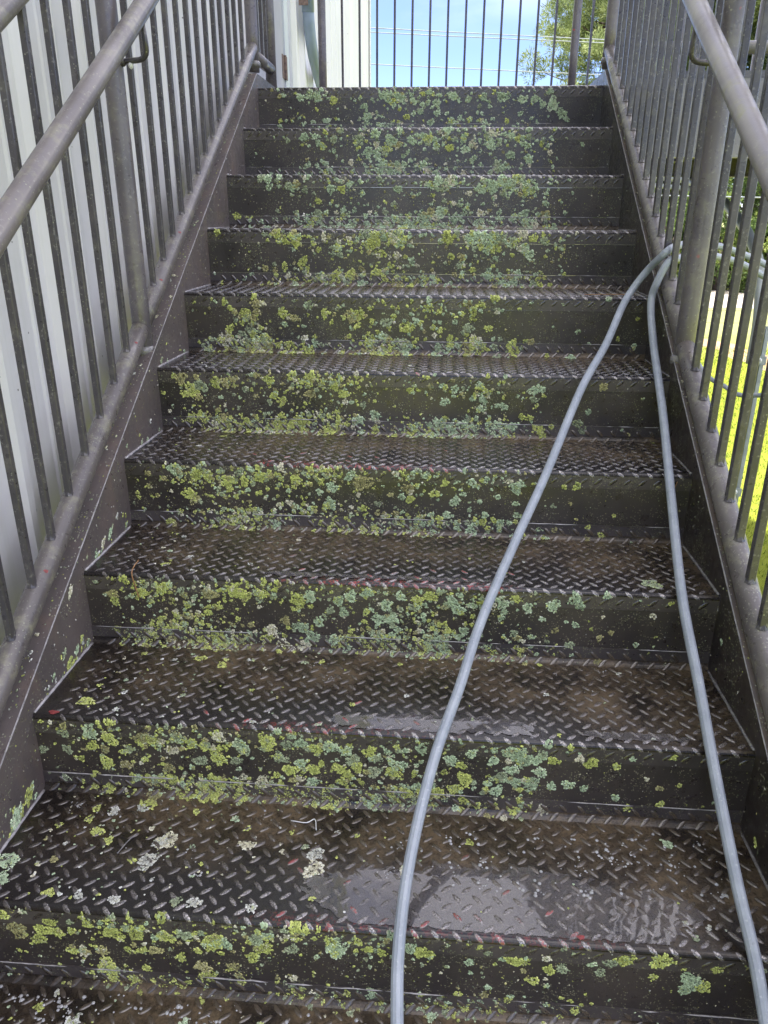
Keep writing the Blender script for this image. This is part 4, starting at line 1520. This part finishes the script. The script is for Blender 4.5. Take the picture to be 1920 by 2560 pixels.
obj('wall_screws', V, F, M_GALV, bld, kind='stuff')
ds = thing('downspout', 'blue grey downspout bending away near the foot of the white wall', 'downspout', (-.81, 2.03, 0))
V, F = tube(spline([(-.81, 2.03, ZT - .02), (-.81, 2.03, 2.0), (-.81, 2.035, 1.2), (-.81, 2.045, .74), (-.81, 2.085, .62), (-.81, 2.16, .53), (-.81, 2.30, .45), (-.81, 2.55, .36), (-.81, 3.3, .15), (-.81, 4.2, -.1)], 5), .036, 18)
obj('pipe', V, F, M_SPOUT, ds, smooth=True)
V, F = tube([(-.81, 2.04, .705), (-.81, 2.04, ZT - .3)], .0385, 18)
obj('sleeve', V, F, M_SPOUT, ds, smooth=True)
V, F = box(-.858, -.80, 1.985, 1.991, .73, .76)
obj('strap', V, F, M_RUST, ds)

# ------------------------------------------------------------------ garden hose
def hs(x, y, h=.0155):
    return (x, y, SL * y + h)


A = [(1.35, -.80, -.80), (1.22, -.82, -.69), (1.10, -.842, -.623), (1.0, -.864, -.585), (.9, -.94, -.562), (.80, -1.02, -.555), (.725, -1.13, -.560), (.690, -1.175, -.575), (.655, -1.13, -.630), (.600, -1.165, -.705),
     (.531, -1.306, -.803), (.448, -1.458, -.898), (.344, -1.696, -1.047), (.261, -1.871, -1.157), (.188, -2.034, -1.259), (.145, -2.159, -1.336), (.105, -2.263, -1.402), (.076, -2.368, -1.467),
     (.058, -2.463, -1.527), (.052, -2.548, -1.580), hs(.056, -2.63), hs(.07, -2.80), hs(.10, -3.07), hs(.15, -3.35)]
B = [(1.38, -.86, -.86), (1.20, -.86, -.72), (1.02, -.90, -.625), (.90, -.98, -.592), (.80, -1.05, -.582), (.735, -1.16, -.588), (.700, -1.185, -.597), (.675, -1.19, -.650), (.665, -1.195, -.705),
     (.657, -1.303, -.801), (.643, -1.522, -.938), (.620, -1.768, -1.092), (.603, -1.972, -1.219), (.603, -2.132, -1.320), (.601, -2.275, -1.409), (.602, -2.42, -1.50), (.607, -2.518, -1.561), hs(.605, -2.60), hs(.60, -2.80), hs(.58, -3.07), hs(.54, -3.35)]
Cc = [(1.35, -.80, -.80), (1.50, -.66, -1.0), (1.53, -.40, -1.12), (1.48, -.16, -1.175), (1.40, -.03, -1.205), (1.35, .033, -1.18), (1.30, .12, -1.153), (1.22, .235, -1.06), (1.12, .36, -1.15), (1.05, .45, -1.5), (1.0, .55, -2.3)]
hv = []
for P_ in (A, B, Cc):
    hv.append(tube(spline(P_, 7), .0102, 11))
V, F = merge(hv)
o = obj('garden_hose', V, F, M_HOSE, None, org=(.713, -1.17, -.57), smooth=False)
tag(o, 'grey blue garden hose draped over the right lower rail, two strands running down the steps', 'hose')

# ------------------------------------------------------------------ litter on the steps
def twig(pts, r, label, mat=M_NEEDLE, cat='twig'):
    V, F = tube(spline(pts, 5), r, 6)
    o = obj('twig', V, F, mat, None, org=pts[0], smooth=True)
    tag(o, label, cat)


z7 = -7 * RISE
twig([(-.583, -7 * RUN + .060, z7 + .006), (-.580, -7 * RUN + .025, z7 + .007), (-.574, -7 * RUN - .004, z7 + .002), (-.568, -7 * RUN - .005, z7 - .035), (-.565, -7 * RUN - .003, z7 - .055)], .0013,
     'rusty orange pine needle hanging over a nosing at the left end of a step')
z9 = -9 * RISE
twig([(-.17, -9 * RUN + .225, z9 + .003), (-.14, -9 * RUN + .222, z9 + .003), (-.125, -9 * RUN + .232, z9 + .003), (-.118, -9 * RUN + .205, z9 + .003)], .0011, 'pale crooked twig lying below the lichen riser near the middle', M_FOAM)
z4 = -4 * RISE
twig([(.50, -4 * RUN + .03, z4 + .004), (.57, -4 * RUN + .05, z4 + .004), (.64, -4 * RUN + .045, z4 + .004)], .0012, 'brown pine needle lying on a high step beside the hose')
twig([(.635, -6 * RUN - .006, -6 * RISE - .06), (.645, -6 * RUN - .006, -6 * RISE - .04), (.652, -6 * RUN - .006, -6 * RISE - .015)], .0011, 'curved orange needle stuck to a dark riser near the right stringer')
x_ = -.455
twig([(-.47, -9 * RUN + .12, z9 + .003), (-.462, -9 * RUN + .15, z9 + .003), (-.452, -9 * RUN + .17, z9 + .003)], .0012, 'short grey twig among pale lichen on the lower left of the steps', M_WELD)

M_RED = mat_simple('red_paint', (0.16, 0.03, 0.03), (0.30, 0.05, 0.045), 260, (0.35, 0.6))


def dab(parent, c, nrm, r):
    nrm = np.array(nrm, float) / np.linalg.norm(nrm)
    a_ = np.cross(nrm, [0, 0, 1.0]) if abs(nrm[2]) < .9 else np.array([1.0, 0, 0])
    a_ /= np.linalg.norm(a_)
    b_ = np.cross(nrm, a_)
    th_ = np.arange(14) / 14 * 2 * PI
    rr_ = r * R.uniform(.55, 1.15, 14)
    V = [np.array(c) + nrm * .0016] + [np.array(c) + a_ * math.cos(t) * q + b_ * math.sin(t) * q * .8 - nrm * .0002 for t, q in zip(th_, rr_)]
    obj('paint_dab', V, [(0, i + 1, (i + 1) % 14 + 1) for i in range(14)], M_RED, parent, smooth=True)


dab(tread_k[8], (-.648, -8 * RUN + .012, -8 * RISE + .0012), (0, 0, 1), .011)
dab(tread_k[9], (.345, -9 * RUN + .016, -9 * RISE + .0010), (0, 0, 1), .007)
lowr = [q for q in lg.children if q.name.startswith('bottom_rail')]
for y in (-2.065, -1.47, -1.245, -1.05):
    dab(lowr[0] if y > -1.385 else lowr[1], (-.72 + .0150, y, SL * y + .105 + .0215), (.55, -.35, .75), .0055)

# ------------------------------------------------------------------ wires and fence beyond
def cable(a, b, sag, r, label, n=14):
    a, b = np.array(a, float), np.array(b, float)
    t = np.linspace(0, 1, n)[:, None]
    P_ = a + (b - a) * t
    P_[:, 2] -= sag * 4 * (t[:, 0] * (1 - t[:, 0]))
    V, F = tube(P_, r, 6)
    o = obj('power_line', V, F, M_WIRE, None, org=tuple(a), smooth=True)
    tag(o, label, 'cable', 'overhead lines behind the landing')


cable((-24, 14, 4.55), (28, 14, 1.75), .30, .010, 'uppermost of the thin overhead lines crossing the sky behind the landing')
cable((-24, 14, 4.42), (28, 14, 1.88), .36, .010, 'overhead line running close under the uppermost one')
cable((-24, 14, 3.72), (28, 14, 1.20), .22, .010, 'single lower overhead line halfway down to the top step')
cable((2.0, 14, .02), (28, 14.5, -.25), .05, .016, 'lowest pale line passing in front of the bushes on the right')

fc = thing('wire_fence', 'low wire fence with thin pale posts on the lawn', 'fence', (7.2, 14.6, GZ))
for x in (4.6, 5.86, 7.12, 8.4, 9.7):
    V, F = tube([(x, 14.5 + .1 * (x - 6), GZ), (x, 14.5 + .1 * (x - 6), GZ + 1.15)], .018, 8)
    obj('fence_post', V, F, M_GALV, fc, smooth=True)
for z in (.35, .62, .90):
    V, F = tube([(4.6, 14.36, GZ + z), (7.0, 14.6, GZ + z - .02), (9.7, 14.87, GZ + z)], .004, 5)
    obj('wire', V, F, M_DARK, fc)

# ------------------------------------------------------------------ trees
def leaf_cloud(cent, crad, nper, size, aspect, seed, up=0.0, droop=0.0):
    """Leaf faces scattered in ellipsoidal clumps. cent (n,3), crad (n,)."""
    r = np.random.default_rng(seed)
    n = len(cent) * nper
    c = np.repeat(cent, nper, 0)
    cr = np.repeat(crad, nper)[:, None]
    d = r.normal(0, 1, (n, 3))
    d /= np.linalg.norm(d, axis=1)[:, None]
    q = r.uniform(0.25, 1, (n, 1)) ** .45
    P_ = c + d * q * cr * np.array([1, 1, .72])
    t1 = d + r.normal(0, .6, (n, 3)) + np.array([0, 0, up])
    t1 /= np.linalg.norm(t1, axis=1)[:, None]
    t2 = np.cross(t1, r.normal(0, 1, (n, 3)))
    t2 /= np.linalg.norm(t2, axis=1)[:, None]
    s = size * r.uniform(.6, 1.3, (n, 1))
    w_ = s * aspect
    V = np.empty((n, 4, 3))
    V[:, 0] = P_
    V[:, 1] = P_ + t1 * s * .5 + t2 * w_ * .5
    V[:, 2] = P_ + t1 * s
    V[:, 3] = P_ + t1 * s * .5 - t2 * w_ * .5
    F = np.arange(n * 4).reshape(-1, 4)
    tone = np.repeat(r.uniform(0, .75, len(cent)), nper) + r.uniform(-.2, .35, n)
    col = np.repeat(np.clip(tone, 0, 1)[:, None], 4, 0).repeat(3, 1)
    return V.reshape(-1, 3), F, col


def limb(a, b, r0, r1, bend, r):
    a, b = np.array(a, float), np.array(b, float)
    m = (a + b) / 2 + r.normal(0, bend, 3)
    return tube(spline([a, m, b], 5), np.linspace(r0, r1, 11), 7)


def make_pine(seed, h, wid, low=.25):
    r = np.random.default_rng(seed)
    parts = []
    ax = [(0, 0, 0), (r.normal(0, .1), r.normal(0, .1), h * .35), (r.normal(0, .25), r.normal(0, .25), h * .7), (r.normal(0, .2), r.normal(0, .2), h * .97)]
    sp = spline(ax, 6)
    trunk = tube(sp, np.linspace(.20, .03, len(sp)), 9)
    cents, rads = [], []
    nb = 64
    for i in range(nb):
        f = low + (1 - low) * (i / nb) ** .9
        k = f * (len(sp) - 1)
        p = sp[int(k)]
        ang = i * 2.4 + r.normal(0, .4)
        L = wid * (0.35 + .75 * math.sin(PI * min(1, (1.04 - f) / (1.04 - low)) ** .75)) * r.uniform(.55, 1.1)
        tip = p + np.array([math.cos(ang) * L, math.sin(ang) * L, L * r.uniform(.02, .42)])
        parts.append(limb(p, tip, .05, .012, .12, r))
        for j in range(7):
            t = r.uniform(.40, 1.08)
            cents.append(p + (tip - p) * t + r.normal(0, .22, 3))
            rads.append(r.uniform(.26, .62))
    return trunk, merge(parts), (np.array(cents), np.array(rads))


def place_tree(kind, proto, x, y, rz, s, label, group, zs=1.0):
    t = thing(kind, label, 'tree' if 'tree' in kind else 'shrub', (x, y, GZ), group)
    t.rotation_euler = (0, 0, rz)
    t.scale = (s, s, s * zs)
    for nm, me in proto:
        o = bpy.data.objects.new(nm, me)
        COL.objects.link(o)
        o.parent = t
        ORG[o.name] = Vector((x, y, GZ))
    return t


def proto_pine(seed, h, wid, low):
    tr, br, (c, cr) = make_pine(seed, h, wid, low)
    V, F, col = leaf_cloud(c, cr, 210, .22, .15, seed + 5, up=.5)
    return [('trunk', mesh_np('pine_trunk', tr[0], tr[1], True, mat=M_BARK)), ('limbs', mesh_np('pine_limbs', br[0], br[1], True, mat=M_BARK)),
            ('crown', mesh_np('pine_crown', V, F, False, col, mat=M_PINE))]


def proto_broad(seed, h, wid, zlow, ncl, nper, size):
    r = np.random.default_rng(seed)
    sp = spline([(0, 0, 0), (r.normal(0, .1), r.normal(0, .1), h * .3), (r.normal(0, .3), r.normal(0, .3), h * .8)], 5)
    tr = tube(sp, np.linspace(.14, .04, len(sp)), 8)
    parts, cs, rs = [], [], []
    for i in range(ncl):
        a = r.uniform(0, 2 * PI)
        zz = r.uniform(zlow, 1)
        rr = wid * math.sqrt(max(.08, 1 - ((zz - .5) / .62) ** 2)) * r.uniform(.35, 1)
        c = np.array([math.cos(a) * rr, math.sin(a) * rr, zz * h])
        cs.append(c)
        rs.append(r.uniform(.28, .62) * wid * .42)
        if i % 4 == 0:
            parts.append(limb(sp[min(len(sp) - 1, int(zz * .6 * len(sp)))], c, .04, .01, .15, r))
    V, F, col = leaf_cloud(np.array(cs), np.array(rs), nper, size, .55, seed + 3)
    bv, bf = merge(parts)
    return [('trunk', mesh_np('tree_trunk', tr[0], tr[1], True, mat=M_BARK)), ('limbs', mesh_np('tree_limbs', bv, bf, True, mat=M_BARK)),
            ('crown', mesh_np('tree_crown', V, F, False, col, mat=M_LEAF))]


PA, PB = proto_pine(3, 14, 3.4, .22), proto_pine(8, 12, 3.2, .12)
BA, BB_ = proto_broad(21, 7.5, 3.0, .06, 60, 300, .16), proto_broad(22, 3.6, 2.4, .02, 46, 260, .12)
place_tree('pine_tree', PA, 6.35, 32.0, .4, .92, 'tall loose pine standing against the sky nearest the landing', 'trees beyond the lawn')
place_tree('pine_tree', PB, 8.6, 34.0, 2.1, 1.15, 'pine directly behind the corner post at the head of the stairs', 'trees beyond the lawn')
place_tree('pine_tree', PA, 11.2, 33.0, 3.6, .95, 'dense pine behind the right railing above the side landing', 'trees beyond the lawn')
place_tree('pine_tree', PB, 14.6, 32.0, 5.0, 1.1, 'pine at the far right of the picture behind the handrail', 'trees beyond the lawn')
place_tree('pine_tree', PA, 18.6, 35.0, 1.0, 1.0, 'furthest right pine of the row, behind the nearer ones', 'trees beyond the lawn')
place_tree('leafy_tree', BA, 9.6, 30.0, .7, .9, 'round leafy tree below the side landing, left one of the three', 'trees beyond the lawn')
place_tree('leafy_tree', BA, 12.4, 29.5, 2.7, 1.0, 'bright leafy tree in the gaps of the right railing, middle one of the three', 'trees beyond the lawn')
place_tree('leafy_tree', BA, 16.0, 30.0, 4.2, .95, 'leafy tree at the right edge beyond the bent pipe, right one of the three', 'trees beyond the lawn')
for i, (x, y, s, lb) in enumerate([(8.6, 27.6, .9, 'low shrub at the edge of the pale ground, leftmost one'), (10.4, 27.4, 1.0, 'low bright shrub under the bent grey pipe'),
                                   (12.3, 27.2, .85, 'low shrub touching the pale ground behind the channel post'), (14.3, 27.6, 1.0, 'low shrub at the right edge of the picture'),
                                   (6.9, 28.6, .9, 'low shrub hidden partly by the head of the right stringer')]):
    place_tree('shrub', BB_, x, y, i * 1.3, s, lb, 'shrubs along the edge of the lawn')
# far wood behind everything on the right
r_ = np.random.default_rng(77)
cs = np.stack([r_.uniform(7, 60, 240), r_.uniform(38, 46, 240), GZ + r_.uniform(.3, 9.5, 240)], 1)
V, F, col = leaf_cloud(cs, r_.uniform(.9, 1.9, 240), 220, .34, .5, 9)
o = obj('distant_wood', V, F, M_LEAF, None, org=(20, 42, GZ), col=col)
tag(o, 'solid green wood closing the view behind the pines', 'wood', kind='stuff')
